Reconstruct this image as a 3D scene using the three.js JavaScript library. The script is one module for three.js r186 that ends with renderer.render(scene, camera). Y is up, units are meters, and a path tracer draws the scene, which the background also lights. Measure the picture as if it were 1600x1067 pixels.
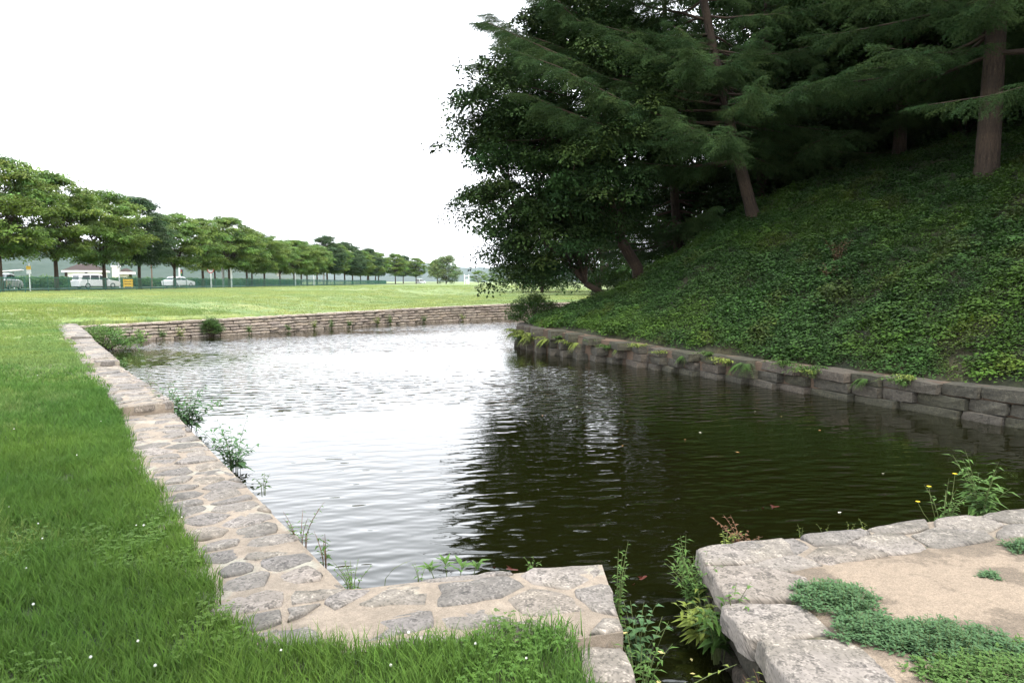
import * as THREE from 'three';
import { mergeGeometries } from 'three/addons/utils/BufferGeometryUtils.js';

// ---------------------------------------------------------------- camera, sky, sun, exposure
const scene = new THREE.Scene();
const camera = new THREE.PerspectiveCamera(53.87, 1024 / 682, 0.1, 15000);
camera.position.set(0, 1.65, 0);
camera.rotation.x = -Math.atan(93.5 / 1050);

const SUN_DIR = new THREE.Vector3(0.30, 1.0, 0.48).normalize();
{ // pale summer haze: nearly even white, a touch bluer overhead, a little brighter round the veiled sun
  const w = 256, h = 128, d = new Float32Array(w * h * 4), v = new THREE.Vector3();
  for (let y = 0; y < h; y++) for (let x = 0; x < w; x++) {
    const el = ((y + 0.5) / h - 0.5) * Math.PI, az = ((x + 0.5) / w - 0.5) * 2 * Math.PI;
    v.set(Math.cos(el) * Math.cos(az), Math.sin(el), Math.cos(el) * Math.sin(az));
    const up = Math.max(0, v.y), glow = Math.exp(-(1 - Math.max(-1, v.dot(SUN_DIR))) * 5.0);
    const L = 3.1 * (1 + 0.45 * glow), k = (y * w + x) * 4;
    d[k] = L * (0.985 - 0.1 * up); d[k + 1] = L * (1 - 0.03 * up); d[k + 2] = L * 1.045; d[k + 3] = 1;
  }
  const t = new THREE.DataTexture(d, w, h, THREE.RGBAFormat, THREE.FloatType);
  t.mapping = THREE.EquirectangularReflectionMapping; t.magFilter = THREE.LinearFilter; t.needsUpdate = true;
  scene.background = t; scene.environment = t;
}
const sun = new THREE.DirectionalLight(0xfff1dc, 3.0);
sun.position.copy(SUN_DIR).multiplyScalar(120); sun.castShadow = true; sun.shadow.radius = 10;
sun.shadow.mapSize.set(4096, 4096);
Object.assign(sun.shadow.camera, { left: -80, right: 40, top: 90, bottom: -40, near: 1, far: 400 });
scene.add(sun, sun.target);

const renderer = new THREE.WebGLRenderer({ antialias: true });
renderer.toneMapping = THREE.LinearToneMapping;
renderer.toneMappingExposure = 1.15;
renderer.shadowMap.enabled = true; renderer.shadowMap.type = THREE.PCFSoftShadowMap;
scene.fog = new THREE.FogExp2(0xd3e3ee, 0.00005);

// ---------------------------------------------------------------- helpers
const V = (x, y, z) => new THREE.Vector3(x, y, z);
function rng(seed) { let s = seed | 0; const f = () => { s = (s + 0x6d2b79f5) | 0; let t = Math.imul(s ^ (s >>> 15), 1 | s); t = (t + Math.imul(t ^ (t >>> 7), 61 | t)) ^ t; return ((t ^ (t >>> 14)) >>> 0) / 4294967296; }; f.r = (a, b) => a + (b - a) * f(); f.g = () => (f() + f() + f() - 1.5) / 0.75; return f; }
const clamp = (x, a = 0, b = 1) => Math.min(b, Math.max(a, x));
const lerp = (a, b, t) => a + (b - a) * t;
const sstep = (a, b, x) => { const t = clamp((x - a) / (b - a)); return t * t * (3 - 2 * t); };
const hash2 = (i, j) => { let h = Math.imul(i, 374761393) + Math.imul(j, 668265263) | 0; h = Math.imul(h ^ (h >>> 13), 1274126177); return ((h ^ (h >>> 16)) >>> 0) / 4294967296; };
function vnoise(x, y, p = 0) { const i = Math.floor(x), j = Math.floor(y), u = x - i, v = y - j, a = u * u * (3 - 2 * u), b = v * v * (3 - 2 * v); const w = (n) => (p ? ((n % p) + p) % p : n); return lerp(lerp(hash2(w(i), w(j)), hash2(w(i + 1), w(j)), a), lerp(hash2(w(i), w(j + 1)), hash2(w(i + 1), w(j + 1)), a), b); }
function fbm(x, y, o = 4, p = 0) { let s = 0, a = 0.5, n = 0; for (let k = 0; k < o; k++) { s += a * vnoise(x + 17.3 * k * (p ? 0 : 1), y + k * (p ? 31 * p : 9.1), p); n += a; a *= 0.5; x *= 2; y *= 2; if (p) p *= 2; } return s / n; }
function texture(n, fn, srgb = true) { // fn(u, v) -> [r, g, b] 0..1
  const d = new Uint8Array(n * n * 4);
  for (let y = 0; y < n; y++) for (let x = 0; x < n; x++) { const c = fn(x / n, y / n), k = (y * n + x) * 4; d[k] = clamp(c[0]) * 255; d[k + 1] = clamp(c[1]) * 255; d[k + 2] = clamp(c[2]) * 255; d[k + 3] = 255; }
  const t = new THREE.DataTexture(d, n, n); t.wrapS = t.wrapT = THREE.RepeatWrapping; t.magFilter = THREE.LinearFilter; t.minFilter = THREE.LinearMipmapLinearFilter; t.generateMipmaps = true; if (srgb) t.colorSpace = THREE.SRGBColorSpace; t.needsUpdate = true; return t;
}
const lin = (r, g, b) => new THREE.Color().setRGB(r, g, b);
const names = new Map();
function numbered(n) { const k = names.get(n) ?? 0; names.set(n, k + 1); return k ? `${n}_${String(k).padStart(3, '0')}` : n; }
function shadows(o) { o.traverse((c) => { if (c.isMesh) { c.castShadow = true; c.receiveShadow = true; } }); return o; }
function tag(o, label, category, group) { o.userData.label = label; o.userData.category = category; if (group) o.userData.group = group; return o; }
function thing(name, label, category, pos = [0, 0, 0], turn = 0, group) { const o = new THREE.Group(); o.name = numbered(name); o.position.set(...pos); o.rotation.y = turn; tag(o, label, category, group); scene.add(o); return o; }
function part(parent, name, geo, mat, label) { const m = new THREE.Mesh(geo, mat); m.name = name; m.castShadow = m.receiveShadow = true; if (label) m.userData.label = label; parent.add(m); return m; }
function setting(name, geo, mat, kind = 'structure') { const m = new THREE.Mesh(geo, mat); m.name = numbered(name); m.userData.kind = kind; m.receiveShadow = true; m.castShadow = true; scene.add(m); return m; }
function copy(o, pos, turn, label, scale = 1) { const c = o.clone(); c.name = numbered(o.name.replace(/_\d{3}$/, '')); c.userData = { ...o.userData }; c.position.set(...pos); c.rotation.y = turn; c.scale.setScalar(scale); if (label) c.userData.label = label; scene.add(c); return c; }

class MB { // triangle soup builder
  constructor() { this.p = []; this.i = []; this.u = []; }
  v(x, y, z, u = 0, w = 0) { this.p.push(x, y, z); this.u.push(u, w); return this.p.length / 3 - 1; }
  t(a, b, c) { this.i.push(a, b, c); }
  q(a, b, c, d) { this.i.push(a, b, c, a, c, d); }
  leaf(p, dir, up, len, wid, fold = 0.25, droop = 0.15) { // folded pointed leaf, four triangles
    const s = V().crossVectors(dir, up); if (s.lengthSq() < 1e-6) s.set(1, 0, 0); s.normalize();
    const n = V().crossVectors(s, dir).normalize();
    const at = (a, b, c) => this.v(p.x + dir.x * a + s.x * b + n.x * c, p.y + dir.y * a + s.y * b + n.y * c, p.z + dir.z * a + s.z * b + n.z * c, a / len, b / len);
    const A = at(0, 0, 0), L = at(len * 0.42, -wid / 2, fold * wid), M = at(len * 0.5, 0, 0), R = at(len * 0.42, wid / 2, fold * wid), T = at(len, 0, -droop * len);
    this.t(A, M, L); this.t(A, R, M); this.t(L, M, T); this.t(M, R, T);
  }
  quadLeaf(p, dir, up, len, wid) { // two triangles
    const s = V().crossVectors(dir, up); if (s.lengthSq() < 1e-6) s.set(1, 0, 0); s.normalize();
    const n = V().crossVectors(s, dir).normalize();
    const at = (a, b, c) => this.v(p.x + dir.x * a + s.x * b + n.x * c, p.y + dir.y * a + s.y * b + n.y * c, p.z + dir.z * a + s.z * b + n.z * c, a / len, b / len);
    const A = at(0, 0, 0), L = at(len * 0.45, -wid / 2, wid * 0.1), R = at(len * 0.45, wid / 2, wid * 0.1), T = at(len, 0, -len * 0.12);
    this.t(A, R, L); this.t(L, R, T);
  }
  blade(p, dir, lean, len, wid) { // grass blade: dir = sideways unit, lean = horizontal bend vector
    const s = dir, a = this.v(p.x - s.x * wid / 2, p.y, p.z - s.z * wid / 2), b = this.v(p.x + s.x * wid / 2, p.y, p.z + s.z * wid / 2);
    const mx = p.x + lean.x * 0.35 * len, mz = p.z + lean.z * 0.35 * len, my = p.y + len * 0.55, c = this.v(mx - s.x * wid * 0.4, my, mz - s.z * wid * 0.4), d = this.v(mx + s.x * wid * 0.4, my, mz + s.z * wid * 0.4);
    const e = this.v(p.x + lean.x * len, p.y + len * 0.9, p.z + lean.z * len);
    this.q(a, b, d, c); this.t(c, d, e);
  }
  tube(pts, rad, sides = 6, vs = 1) {
    let ring = null, along = 0;
    for (let k = 0; k < pts.length; k++) {
      const d = V().subVectors(pts[Math.min(k + 1, pts.length - 1)], pts[Math.max(k - 1, 0)]).normalize();
      const s = V().crossVectors(d, Math.abs(d.y) < 0.9 ? V(0, 1, 0) : V(1, 0, 0)).normalize(), n = V().crossVectors(s, d), cur = [];
      if (k) along += pts[k].distanceTo(pts[k - 1]);
      for (let j = 0; j <= sides; j++) { const a = (j / sides) * Math.PI * 2, r = rad[k]; cur.push(this.v(pts[k].x + (s.x * Math.cos(a) + n.x * Math.sin(a)) * r, pts[k].y + (s.y * Math.cos(a) + n.y * Math.sin(a)) * r, pts[k].z + (s.z * Math.cos(a) + n.z * Math.sin(a)) * r, (j / sides) * Math.max(1, Math.round(rad[0] * 12)), along * vs)); }
      if (ring) for (let j = 0; j < sides; j++) this.q(ring[j], cur[j], cur[j + 1], ring[j + 1]);
      ring = cur;
    }
    const e = pts[pts.length - 1], c = this.v(e.x, e.y, e.z); for (let j = 0; j < sides; j++) this.t(ring[j], c, ring[j + 1]);
  }
  box(x0, y0, z0, x1, y1, z1) { const k = [[x0, y0, z0], [x1, y0, z0], [x1, y1, z0], [x0, y1, z0], [x0, y0, z1], [x1, y0, z1], [x1, y1, z1], [x0, y1, z1]]; for (const f of [[0, 3, 2, 1], [4, 5, 6, 7], [0, 1, 5, 4], [2, 3, 7, 6], [1, 2, 6, 5], [0, 4, 7, 3]]) { const a = f.map((n) => this.v(...k[n])); this.q(...a); } }
  geo(smooth = false) { const g = new THREE.BufferGeometry(); g.setAttribute('position', new THREE.Float32BufferAttribute(this.p, 3)); g.setAttribute('uv', new THREE.Float32BufferAttribute(this.u, 2)); g.setIndex(this.i); if (smooth) g.computeVertexNormals(); return g; }
}
function instanced(name, geo, mat, list, tint) { // list: [Matrix4, Color?]
  const m = new THREE.InstancedMesh(geo, mat, list.length); m.name = name;
  list.forEach(([mx, c], k) => { m.setMatrixAt(k, mx); if (tint) m.setColorAt(k, c); });
  m.castShadow = m.receiveShadow = true; m.userData.kind = 'stuff'; return m;
}
const _q = new THREE.Quaternion(), _e = new THREE.Euler();
const mat4 = (x, y, z, rx, ry, rz, s, sy = s) => new THREE.Matrix4().compose(V(x, y, z), _q.setFromEuler(_e.set(rx, ry, rz, 'YXZ')), V(s, sy, s));

// ---------------------------------------------------------------- materials
const T_grain = texture(512, (u, v) => { const a = fbm(u * 8, v * 8, 5, 8), b = fbm(u * 64, v * 64, 3, 64), k = 0.62 + 0.3 * (a - 0.5) * 1.4 + 0.28 * (b - 0.5) * 1.6; return [k, k, k * 0.98]; });
const T_turf = texture(1024, (u, v) => { const a = fbm(u * 6, v * 6, 4, 6), b = fbm(u * 120, v * 60, 3, 60), c = vnoise(u * 240, v * 240, 240); const k = 0.8 + 0.42 * (b - 0.5) + 0.22 * (a - 0.5) + 0.16 * (c - 0.5); return [k * (0.97 + 0.25 * (a - 0.5)), k, k * 0.9]; });
const T_stone = texture(1024, (u, v) => { // grey stone: dark lichen crust and pale flecks
  const a = fbm(u * 5, v * 5, 5, 5), b = fbm(u * 30 + 3, v * 30, 4, 30), c = fbm(u * 150, v * 150, 2, 150);
  let k = 0.66 + 0.24 * (a - 0.5) + 0.26 * (b - 0.5); k -= 0.22 * sstep(0.5, 0.66, b) * sstep(0.36, 0.6, a); k += 0.16 * sstep(0.6, 0.76, c) * sstep(0.42, 0.6, b) - 0.12 * sstep(0.58, 0.7, 1 - c);
  return [k * 1.0, k * 0.965, k * (0.93 + 0.06 * (a - 0.5))];
});
const T_stoneBump = texture(512, (u, v) => { const a = fbm(u * 8, v * 8, 5, 8), b = fbm(u * 48, v * 48, 3, 48), k = 0.6 * a + 0.4 * b; return [k, k, k]; }, false);
const T_mortar = texture(1024, (u, v) => { // sandy mortar: grains, faint stains, a few grit specks
  const a = fbm(u * 5, v * 5, 4, 5), b = fbm(u * 40, v * 40, 3, 40), c = vnoise(u * 256, v * 256, 256), k = 0.74 + 0.2 * (a - 0.5) + 0.12 * (b - 0.5) + 0.16 * (c - 0.5) - 0.2 * sstep(0.9, 0.97, c), g = sstep(0.55, 0.75, a) * 0.06;
  return [k, k * (0.935 + g), k * (0.865 + g * 1.3)];
});
const T_sand = texture(1024, (u, v) => { // dry trodden sand: grit, darker damp patches with frayed rims, crumbs of soil
  const a = fbm(u * 4, v * 4, 5, 4), b = fbm(u * 36, v * 36, 3, 36), c = vnoise(u * 256, v * 256, 256), k = 0.76 + 0.12 * (b - 0.5) + 0.2 * (c - 0.5) - 0.16 * sstep(0.5, 0.62, a + 0.25 * (b - 0.5)) - 0.22 * sstep(0.92, 0.98, c) * sstep(0.4, 0.6, b);
  return [k, k * 0.94, k * 0.87];
});
const T_bark = texture(512, (u, v) => { const a = fbm(u * 14, v * 3, 4, 3), b = fbm(u * 40, v * 20, 3, 20), r = Math.abs(fbm(u * 9, v * 3, 3, 3) - 0.5) * 2; const k = 0.35 + 0.35 * a + 0.25 * (b - 0.5) + 0.25 * r; return [k, k * 0.88, k * 0.78]; });

const std = (o) => new THREE.MeshStandardMaterial(o);
const M = {
  ground: std({ map: T_turf, vertexColors: true, roughness: 1 }),
  mortar: std({ map: T_mortar, bumpMap: T_mortar, bumpScale: 0.004, roughness: 0.95, color: lin(0.45, 0.425, 0.395) }),
  earth: std({ map: T_grain, roughness: 1, color: lin(0.07, 0.055, 0.04) }),
  bark: std({ map: T_bark, bumpMap: T_bark, bumpScale: 0.03, roughness: 0.95, color: lin(0.14, 0.122, 0.105) }),
  barkDark: std({ map: T_bark, bumpMap: T_bark, bumpScale: 0.02, roughness: 0.95, color: lin(0.16, 0.14, 0.12) }),
  asphalt: std({ map: T_grain, roughness: 0.95, color: lin(0.1, 0.1, 0.1) }),
};
const stones = [[0.46, 0.44, 0.425], [0.4, 0.385, 0.375], [0.54, 0.51, 0.48], [0.5, 0.46, 0.42], [0.36, 0.35, 0.345]].map((c) => std({ map: T_stone, bumpMap: T_stoneBump, bumpScale: 0.012, roughness: 0.92, color: lin(...c) }));
const farStones = [[0.92, 0.83, 0.74], [0.84, 0.77, 0.7], [0.98, 0.87, 0.76], [0.74, 0.66, 0.6]].map((c) => std({ map: T_stone, bumpMap: T_stoneBump, bumpScale: 0.012, roughness: 0.92, color: lin(...c) }));
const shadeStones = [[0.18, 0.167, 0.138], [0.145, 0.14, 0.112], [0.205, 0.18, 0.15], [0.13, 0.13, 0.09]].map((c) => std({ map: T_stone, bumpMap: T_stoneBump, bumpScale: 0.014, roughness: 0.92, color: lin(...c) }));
const leafMat = (r, g, b, tr = 0.3) => tr === 0 ? new THREE.MeshPhysicalMaterial({ color: lin(r, g, b), roughness: 0.9, specularIntensity: 0.35, side: THREE.DoubleSide }) : new THREE.MeshPhysicalMaterial({ color: lin(r, g, b), roughness: 0.9, specularIntensity: 0.35, transmission: tr, thickness: 0, side: THREE.DoubleSide });
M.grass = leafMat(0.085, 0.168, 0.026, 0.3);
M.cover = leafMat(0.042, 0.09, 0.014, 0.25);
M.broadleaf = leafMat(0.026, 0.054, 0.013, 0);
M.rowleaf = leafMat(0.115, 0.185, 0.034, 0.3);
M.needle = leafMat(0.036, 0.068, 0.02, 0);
M.weed = leafMat(0.085, 0.165, 0.035, 0.3);
M.weedYellow = leafMat(0.19, 0.24, 0.045, 0.3);
M.weedBlue = leafMat(0.075, 0.15, 0.06, 0.25);
M.weedRed = leafMat(0.14, 0.07, 0.035, 0.25);
M.stem = std({ color: lin(0.09, 0.12, 0.035), roughness: 0.8 });
M.stemRed = std({ color: lin(0.13, 0.07, 0.04), roughness: 0.8 });
M.petalWhite = leafMat(0.72, 0.72, 0.66, 0.2);
M.petalYellow = leafMat(0.7, 0.55, 0.05, 0.2);

// ---------------------------------------------------------------- the pond: its outline on the ground, x and z in metres
const WATER = -0.38;
const EDGES = { // polylines, in order round the water
  left: [[-0.9, -3.51], [-4.3, -8.42], [-7.15, -12.15], [-10.6, -16.9], [-14.3, -22]],
  far: [[-14.3, -22], [-11.85, -24.8], [-10.19, -26.7], [-8.38, -29.1], [-6.08, -31.9], [-3.34, -35], [-0.36, -37.6], [4, -40.6], [12, -44], [24, -46]],
  end: [[24, -46], [24, -38]],
  back: [[24, -38], [12, -33], [4.2, -27.4], [1.5, -24.4], [0.25, -22.3]],
  front: [[0.25, -22.3], [0.12, -21.2], [0.57, -19.7], [1.7, -17.75], [3.09, -15.9], [4.94, -12.84], [6.18, -10.67], [7.09, -9.16], [8.4, -6.95], [9.2, -5.6]],
  plat: [[9.2, -5.6], [6.2, -5.3], [3.76, -4.81], [2.03, -4.31], [1.13, -4.03]],
  channel: [[1.13, -4.03], [1.13, 1.5], [0.53, 1.5], [0.53, -3.82]],
  near: [[0.53, -3.82], [-0.2, -3.67], [-0.9, -3.51]],
};
const segs = [], outline = [];
for (const [k, l] of Object.entries(EDGES)) for (let n = 0; n + 1 < l.length; n++) { segs.push([k, ...l[n], ...l[n + 1]]); outline.push(l[n]); }
function segDist(x, z, [, ax, az, bx, bz]) { const dx = bx - ax, dz = bz - az, t = clamp(((x - ax) * dx + (z - az) * dz) / (dx * dx + dz * dz)); return Math.hypot(x - ax - t * dx, z - az - t * dz); }
function inPond(x, z) { let c = false; for (let i = 0, j = outline.length - 1; i < outline.length; j = i++) { const [xi, zi] = outline[i], [xj, zj] = outline[j]; if (zi > z !== zj > z && x < ((xj - xi) * (z - zi)) / (zj - zi) + xi) c = !c; } return c; }
function near(x, z) { let m = 1e9, o = 1e9, kind = ''; let best = 1e9; for (const s of segs) { const d = segDist(x, z, s); if (s[0] === 'front' || s[0] === 'back') m = Math.min(m, d); else o = Math.min(o, d); if (d < best) { best = d; kind = s[0]; } } return { d: best, kind, mound: m, other: o, inside: inPond(x, z) }; }
const CREST = [['c', -40, -2, -24, -15], ['c', -24, -15, -17.6, -25], ['c', -17.6, -25, -14.2, -30], ['c', -14.2, -30, -12, -63], ['c', -12, -63, -4.5, -94], ['c', -4.5, -94, 14, -150]];
function leftLevel(x, z) { const t = -((x + 0.9) * 0.58 + (z + 3.51) * 0.815); return 0.13 * sstep(4.5, 7.5, t) + 0.09 * sstep(8.5, 12.5, t) + 0.05 * sstep(14.5, 18, t); }
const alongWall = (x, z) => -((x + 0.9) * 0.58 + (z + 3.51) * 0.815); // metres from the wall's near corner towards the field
function farLevel(x) { return lerp(0.2, 0.41, clamp((x + 14) / 14)); }
function terrain(x, z, n = near(x, z)) {
  const bumps = (fbm(x * 0.35, z * 0.35, 3) - 0.5);
  // mound on the right bank
  const s = Math.max(0, n.mound - 0.45), mound = 0.08 + 0.22 * sstep(-14, -20, z) + 9 * (1 - Math.exp(-0.089 * s)) * (0.34 + 0.66 * sstep(0.5, 8.5, Math.hypot(x - 0.3, z + 21.5))) + bumps * 0.35 * sstep(0.3, 2, s) + (fbm(x * 1.5, z * 1.5, 2) - 0.5) * 0.34 * sstep(0.2, 1, s);
  let k = sstep(-0.3, 0.3, n.other - n.mound);
  if (z > -7.5 && x > 6) k *= sstep(-4.6, -6.6, z);
  k *= sstep(70, 50, Math.hypot(x - 16, z + 22));
  // lawn, field and embankment
  let dc = 1e9; for (const c of CREST) dc = Math.min(dc, segDist(x, z, c));
  const beyond = x < crestX(z) ? 1 : 0, em = beyond ? 1 : sstep(6.5, 0, dc);
  let lawn = z > -21 && x < 0.8 ? leftLevel(x, z) + 0.10 * sstep(0.6, 4, n.d) : lerp(leftLevel(-14, -21), farLevel(x), sstep(-21, -26, z)) ;
  if (x > 0.83 && z > -9) lawn = (fbm(x * 1.5, z * 1.5, 3) - 0.5) * 0.03;
  lawn = lerp(lawn, 0.78 + 0.1 * sstep(0, 14, beyond ? dc : 0), em) + bumps * 0.12 * sstep(1, 4, n.d) * (x > 0.83 && z > -9 ? 0 : 1);
  return lerp(lawn, mound, k);
}
function crestX(z) { for (const [, ax, az, bx, bz] of CREST) if (z <= az && z >= bz) return lerp(ax, bx, (az - z) / (az - bz)); return z > -2 ? -40 - (z + 2) : 14 + (-150 - z) * 0.33; }
function coverWidth(kind) { return { left: 0.66, near: 0.7, far: 0.45, front: 0.5, back: 0.4, plat: 0.42, channel: 0.3, end: 0.3 }[kind]; }
function groundHeight(x, z) { const n = near(x, z); if (n.inside) return -1.3; const h = terrain(x, z, n), w = coverWidth(n.kind); if (n.d < 0.18) return -1.3; if (n.kind === 'channel' && x < 0.8 && n.d < 0.3) return h - 0.14; if (n.kind === 'plat' || n.kind === 'channel') return h - 0.02 * sstep(0.6, 0.2, n.d); return h - (n.d < w ? 0.09 * sstep(w, w - 0.15, n.d) : 0); }
const H = (x, z) => terrain(x, z);

{ // the ground: one sheet to the horizon, fine near the pond
  const axis = (lo, hi, step, out) => { const a = []; for (let v = lo; v <= hi + 1e-6; v += step) a.push(v); let g = step; const up = [], dn = []; let u = hi, d = lo; while (u < out || d > -out) { g *= 1.22; u += g; d -= g; up.push(Math.min(u, out * 1.1)); dn.push(Math.max(d, -out * 1.1)); } return [...dn.reverse(), ...a, ...up]; };
  const xs = axis(-16.5, 11, 0.15, 7000), zs = axis(-46.5, 1.5, 0.15, 7000), g = new THREE.BufferGeometry(), p = [], u = [], col = [], idx = [];
  for (const z of zs) for (const x of xs) {
    const n = near(x, z), y = groundHeight(x, z); p.push(x, y, z); u.push(x / 3, z / 3);
    const m1 = fbm(x * 0.22, z * 0.22, 4), m2 = fbm(x * 1.3 + 40, z * 1.3, 3);
    let c = [0.225, 0.28, 0.1]; // mown turf
    const dry = sstep(0.45, 0.7, m1) * 0.5 + sstep(0.5, 0.75, m2) * 0.3; c = [lerp(c[0], 0.29, dry), lerp(c[1], 0.3, dry), lerp(c[2], 0.13, dry)];
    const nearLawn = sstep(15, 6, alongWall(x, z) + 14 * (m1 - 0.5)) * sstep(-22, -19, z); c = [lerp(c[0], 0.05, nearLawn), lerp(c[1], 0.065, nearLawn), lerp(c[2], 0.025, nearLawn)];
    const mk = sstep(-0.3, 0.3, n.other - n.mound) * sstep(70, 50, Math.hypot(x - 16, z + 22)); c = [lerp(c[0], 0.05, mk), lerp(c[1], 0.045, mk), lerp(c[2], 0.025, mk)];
    if (x > 0.83 && z > -6.5 && !(mk > 0.5)) { const b = 0.85 + 0.3 * (m2 - 0.5); c = [0.35 * b, 0.3 * b, 0.255 * b]; }
    if (n.inside) c = [0.05, 0.05, 0.03];
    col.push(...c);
  }
  const w = xs.length; for (let j = 0; j + 1 < zs.length; j++) for (let i = 0; i + 1 < w; i++) { const a = j * w + i; idx.push(a, a + w, a + 1, a + 1, a + w, a + w + 1); }
  g.setAttribute('position', new THREE.Float32BufferAttribute(p, 3)); g.setAttribute('uv', new THREE.Float32BufferAttribute(u, 2)); g.setAttribute('color', new THREE.Float32BufferAttribute(col, 3)); g.setIndex(idx); g.computeVertexNormals();
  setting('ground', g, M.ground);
}
{ // the water: murky olive, small wind ripples as a normal map computed from a sum of waves
  const N = 1024, TILE = 9, d = new Float32Array(N * N * 4), R = rng(71), waves = [];
  for (let k = 0; k < 64; k++) { const lam = 0.07 * Math.pow(5.5, R()), th = Math.PI / 2 + 0.12 + R.g() * 0.45, kx = Math.round((TILE / lam) * Math.cos(th)), ky = Math.round((TILE / lam) * Math.sin(th)); waves.push([kx * 2 * Math.PI, ky * 2 * Math.PI, R() * 6.28, 0.0105 * Math.pow(lam / 0.2, 0.12)]); }
  for (let y = 0; y < N; y++) for (let x = 0; x < N; x++) {
    const u = x / N, v = y / N; let sx = 0, sy = 0;
    for (const [kx, ky, ph, sl] of waves) { const c = Math.cos(kx * u + ky * v + ph) * sl, l = Math.hypot(kx, ky); sx += (c * kx) / l; sy += (c * ky) / l; }
    const gust = 0.35 + 1.15 * sstep(0.3, 0.72, fbm(u * 3, v * 3, 3, 3)); sx *= gust; sy *= gust;
    const q = (y * N + x) * 4, l = Math.hypot(sx, sy, 1); d[q] = 0.5 - sx / l / 2; d[q + 1] = 0.5 - sy / l / 2; d[q + 2] = 0.5 + 1 / l / 2; d[q + 3] = 1;
  }
  const t = new THREE.DataTexture(d, N, N, THREE.RGBAFormat, THREE.FloatType); t.wrapS = t.wrapT = THREE.RepeatWrapping; t.magFilter = THREE.LinearFilter; t.needsUpdate = true;
  const sh = new THREE.Shape(outline.map(([x, z]) => { return new THREE.Vector2(x, -z); }));
  const g = new THREE.ShapeGeometry(sh), uv = g.attributes.uv; for (let k = 0; k < uv.count; k++) uv.setXY(k, g.attributes.position.getX(k) / TILE, g.attributes.position.getY(k) / TILE);
  g.rotateX(-Math.PI / 2);
  const w = setting('water', g, new THREE.MeshPhysicalMaterial({ color: lin(0.005, 0.0055, 0.0012), roughness: 0.02, ior: 1.58, normalMap: t, normalScale: new THREE.Vector2(1, 1) }));
  w.position.y = WATER;
}

// ---------------------------------------------------------------- stonework
function resample(poly, n) { const L = [0]; for (let k = 1; k < poly.length; k++) L.push(L[k - 1] + Math.hypot(poly[k][0] - poly[k - 1][0], poly[k][1] - poly[k - 1][1])); const out = []; for (let j = 0; j < n; j++) { const s = (j / (n - 1)) * L[L.length - 1]; let k = 1; while (k < L.length - 1 && L[k] < s) k++; const t = (s - L[k - 1]) / (L[k] - L[k - 1]); out.push([lerp(poly[k - 1][0], poly[k][0], t), lerp(poly[k - 1][1], poly[k][1], t)]); } return out; }
function lengthOf(poly) { let s = 0; for (let k = 1; k < poly.length; k++) s += Math.hypot(poly[k][0] - poly[k - 1][0], poly[k][1] - poly[k - 1][1]); return s; }
function slab(inner, outer, top, bottom, rough = 0.008, cell = 0.09) { // bed between two lines, its top a little uneven, closed at the sides
  const nu = Math.max(3, Math.ceil(lengthOf(inner) / cell)), nv = Math.max(3, Math.ceil(Math.hypot(inner[0][0] - outer[0][0], inner[0][1] - outer[0][1]) / cell)), A = resample(inner, nu), B = resample(outer, nu), b = new MB(), id = [];
  const tf = typeof top === 'function' ? top : () => top;
  for (let i = 0; i < nu; i++) { id.push([]); for (let j = 0; j <= nv; j++) { const t = j / nv, x = lerp(A[i][0], B[i][0], t), z = lerp(A[i][1], B[i][1], t), e = (i === 0 || i === nu - 1 || j === 0 || j === nv) ? -0.012 : 0; id[i].push(b.v(x, tf(x, z) + e + (fbm(x * 4, z * 4, 3) - 0.5) * 2.4 * rough, z, x, z)); } }
  const flip = (B[0][0] - A[0][0]) * (A[nu - 1][1] - A[0][1]) - (B[0][1] - A[0][1]) * (A[nu - 1][0] - A[0][0]) > 0;
  const q = (a, c, d, e) => (flip ? b.q(a, e, d, c) : b.q(a, c, d, e));
  for (let i = 0; i + 1 < nu; i++) for (let j = 0; j < nv; j++) q(id[i][j], id[i][j + 1], id[i + 1][j + 1], id[i + 1][j]);
  const skirt = (list) => { let along = 0; for (let k = 0; k + 1 < list.length; k++) { const P = (n) => [b.p[n * 3], b.p[n * 3 + 1], b.p[n * 3 + 2]], p = P(list[k]), r = P(list[k + 1]), l = Math.hypot(p[0] - r[0], p[2] - r[2]); const a = b.v(...p, along, p[1]), c = b.v(...r, along + l, r[1]), d = b.v(r[0], bottom, r[2], along + l, bottom), e = b.v(p[0], bottom, p[2], along, bottom); b.q(a, c, d, e); along += l; } };
  skirt(id.map((r) => r[0])); skirt(id.map((r) => r[nv])); skirt(id[0]); skirt(id[nu - 1]);
  return b.geo();
}
function clipHalf(poly, nx, nz, c) { const out = []; for (let k = 0; k < poly.length; k++) { const a = poly[k], b = poly[(k + 1) % poly.length], da = a[0] * nx + a[1] * nz - c, db = b[0] * nx + b[1] * nz - c; if (da <= 0) out.push(a); if (da < 0 !== db < 0 && da !== db) { const t = da / (da - db); out.push([lerp(a[0], b[0], t), lerp(a[1], b[1], t)]); } } return out; }
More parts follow.
